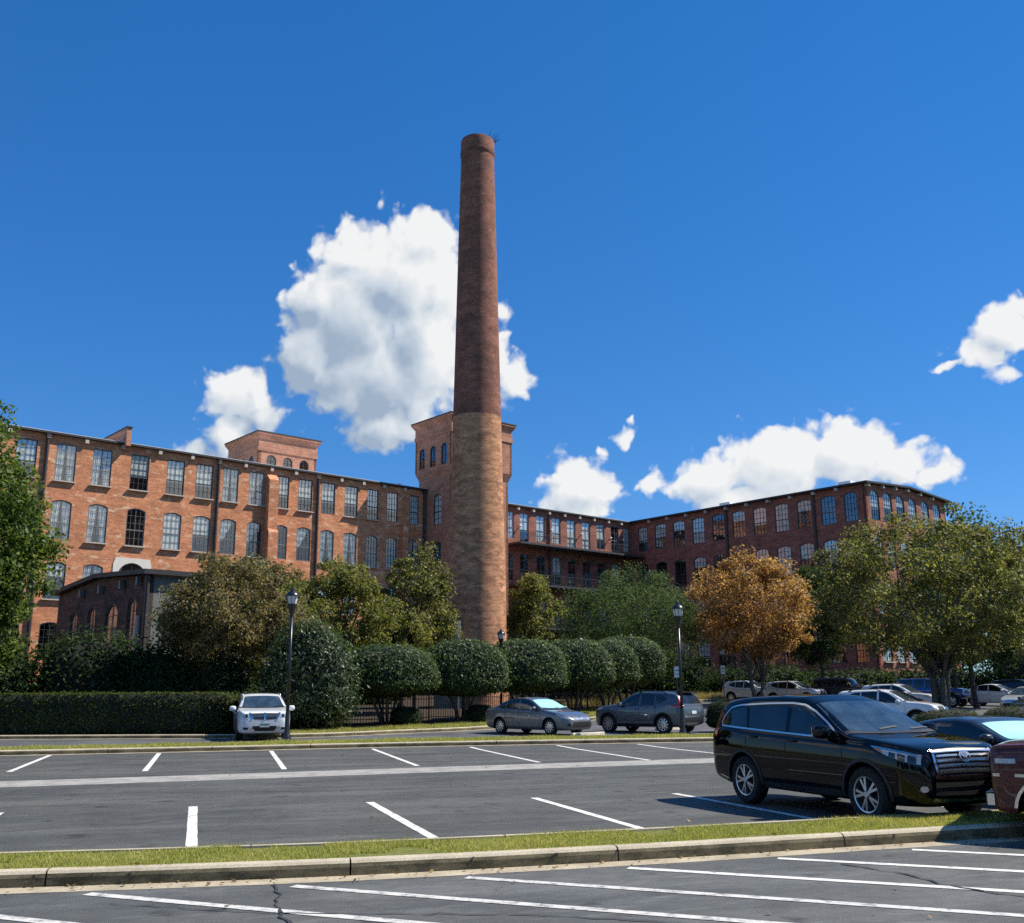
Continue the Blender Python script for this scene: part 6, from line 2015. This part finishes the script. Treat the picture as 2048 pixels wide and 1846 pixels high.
# boxy blue off-roader
JP = dict(front=2.05, rear=-2.12, fa=1.42, ra=-1.42, wr=.40, hw=.93, rim=.6, spokes=10, double=True, tw=.25, tumble=.16,
          top=[(-2.12, 1.0), (-2.10, 1.15), (-2.06, 1.78), (-1.95, 1.83), (-.5, 1.85), (.42, 1.83), (.52, 1.79), (.84, 1.30), (.9, 1.26), (1.7, 1.20), (1.98, 1.16), (2.04, 1.10), (2.05, 1.0)],
          belt=[(-2.12, .96), (-2.08, 1.16), (.9, 1.17), (1.9, 1.12), (2.05, .95)], bot=[(-2.12, .6), (-2.0, .5), (1.9, .5), (2.05, .6)],
          plan=[(-2.12, .84), (-2.06, .88), (.9, .885), (1.3, .84), (1.98, .74), (2.05, .68)], ws=(.82, .54))
c = Car('parked_offroader', JP, 'paint_blue')
side_windows(c, [([(-1.9, 1.73), (-1.1, 1.75)], [(-1.9, 1.24), (-1.1, 1.24)]), ([(-1.0, 1.75), (-.35, 1.76)], [(-1.0, 1.24), (-.35, 1.24)]), ([(-.25, 1.76), (.42, 1.74)], [(-.25, 1.24), (.62, 1.24)])])
c.windshield(); c.mirror(.66, 1.32, 'plastic_black', (.05, .1, .1), .15)
for s, v in ((1, 'L'), (-1, 'R')):
    c.ellipse('headlight', 'F', (s * .50, 1.0), .09, .09, 'lamp_clear', off=.02)
    mb = MB(); mb.box((1.44, s * .93, .92), (1.0, .22, .07)); mb.build('fender', MATS['plastic_black'], c.root)
for k in range(7): c.strip('grille_slot', 'F', [(-.27 + k * .09, 1.09), (-.27 + k * .09, .86)], .045, 'rubber', off=.012)
mb = MB(); mb.box((2.14, 0, .66), (.16, 1.6, .18)); mb.build('bumper', MATS['plastic_black'], c.root)
finish(c, 27.9, 68.5, (.75, -.66), 'boxy blue off-roader behind the olive tree trunk', 'car', 'cars in the far lot')
clone(c, 'paint_blue', 'paint_dark', 24.4, 76, (.75, -.66), 'boxy black off-roader between the silver crossover and the blue one', 'car')
# ------------------------------------------------------------------ lamp posts, signs, fence
def lamp_post(x, y, h, base_z, label, s=1.0, lean=0.0):
    r = empty('lamp_post', (x, y, base_z))
    tag(r, label, 'lamp post', 'black lantern lamp posts')
    mb = MB(); mb.lathe([(.16 * s, -.1), (.16 * s, .12), (.12 * s, .2), (.085 * s, .35), (.075 * s, .9), (.062 * s, 1.0)], 16); mb.build('base', MATS['lamp_black'], r, smooth=True, angle=.6)
    hh = h - 1.05 * s
    mb = MB(); mb.lathe([(.062 * s, .95), (.05 * s, hh)], 14); mb.build('pole', MATS['lamp_black'], r, smooth=True)
    mb = MB(); mb.lathe([(.05 * s, hh - .02), (.075 * s, hh + .02), (.07 * s, hh + .06), (.14 * s, hh + .34 * s), (.165 * s, hh + .42 * s), (.165 * s, hh + .45 * s)], 14); mb.build('collar', MATS['lamp_black'], r, smooth=True, angle=.7)
    mb = MB(); mb.lathe([(.16 * s, hh + .45 * s), (.215 * s, hh + .72 * s)], 8); ln = mb.build('lantern', MATS['lamp_glass'], r)
    mb = MB()
    for k in range(8):
        a = 2 * math.pi * k / 8
        mb.tube([(.164 * s * math.cos(a), .164 * s * math.sin(a), hh + .45 * s), (.22 * s * math.cos(a), .22 * s * math.sin(a), hh + .73 * s)], [.012 * s] * 2, 4)
    mb.build('lantern_rib', MATS['lamp_black'], ln)
    mb = MB(); mb.lathe([(.255 * s, hh + .72 * s), (.255 * s, hh + .75 * s), (.17 * s, hh + .86 * s), (.10 * s, hh + .90 * s), (.095 * s, hh + .95 * s), (.04 * s, hh + .98 * s), (.045 * s, hh + 1.02 * s), (.01 * s, hh + 1.06 * s)], 14); mb.build('cap', MATS['lamp_black'], r, smooth=True, angle=.7)
    return r


lamp_post(-7.85, 36.0, 5.3, gz(36) + .12, 'tall black lantern post in front of the white SUV')
lamp_post(6.5, 40.0, 5.15, gz(40) + .0, 'tall black lantern post beside the slate crossover')
lamp_post(-.62, 52.6, 4.55, gz(52.6) + .1, 'short lantern post rising between the clipped hollies at the chimney foot', .85)
lamp_post(4.3, 66.0, 4.6, gz(66) + .1, 'small distant lantern post behind the fourth clipped holly', .8)
for r_ in ():
    pass


def sign(x, y, h, label):
    r = empty('parking_sign', (x, y, gz(y) + .08)); tag(r, label, 'sign', 'small white parking signs')
    mb = MB(); mb.box((0, .03, h / 2), (.06, .04, h)); mb.build('post', MATS['sign_post'], r)
    mb = MB(); mb.box((0, 0, h - .30), (.32, .015, .62)); p = mb.build('plate', MATS['sign_white'], r)
    mb = MB(); mb.box((0, -.012, h - .2), (.24, .006, .06)); mb.box((0, -.012, h - .42), (.2, .006, .04)); mb.build('sign_print', MATS['plate_green'], p)
    return r


sign(9.55, 60.0, 2.6, 'small white parking sign behind the right lantern post')
sign(15.2, 74.5, 2.7, 'small white parking sign left of the orange tree trunk')

# iron picket fence behind the hollies
FL = resample(smooth_line([(-10.5, 47.5), (-6.5, 50.2), (-3.0, 52.6), (.2, 56.2), (3.2, 61.0), (5.6, 66.0)]), 2.4)
fence = empty('iron_fence', (0, 0, 0)); tag(fence, 'black iron picket fence behind the row of clipped hollies', 'fence')
pk = MB(); pk.box((0, 0, .6), (.022, .022, 1.2)); pk_me = pk.mesh('picket', MATS['iron_black'])
po = MB(); po.box((0, 0, .7), (.07, .07, 1.4)); po.box((0, 0, 1.42), (.10, .10, .05)); po_me = po.mesh('post', MATS['iron_black'])
for a, b in zip(FL[:-1], FL[1:]):
    link('post', po_me, fence, (a.x, a.y, gz(a.y) + .1))
    d = b - a; ang = math.atan2(d.y, d.x)
    for zz in (.18, 1.08):
        mb = MB(); mb.box((0, 0, zz), (d.length, .03, .035)); m_ = (a + b) / 2
        mb.build('rail', MATS['iron_black'], fence, loc=(m_.x, m_.y, gz(m_.y) + .1), rz=ang)
    n_ = int(d.length / .14)
    for k in range(1, n_):
        q = a + d * (k / n_)
        link('picket', pk_me, fence, (q.x, q.y, gz(q.y) + .1), ang)


for x, y, lab in ((2.85, 39.95, 'pale concrete wheel stop before the grey sedan'), (6.7, 44.6, 'pale concrete wheel stop beyond the slate crossover')):
    mb = MB()
    pr = [(-.09, 0), (.09, 0), (.07, .12), (.04, .15), (-.04, .15), (-.07, .12)]
    n_ = len(pr)
    mb.add([(-.9, a, b) for a, b in pr] + [(.9, a, b) for a, b in pr], [tuple(range(n_)), tuple(reversed(range(n_, 2 * n_)))] + [(i, n_ + i, n_ + (i + 1) % n_, (i + 1) % n_) for i in range(n_)])
    o = mb.build('wheel_stop', MATS['concrete_light'], loc=(x, y, gz(y)), rz=rad(44)); tag(o, lab, 'wheel stop', 'concrete wheel stops')
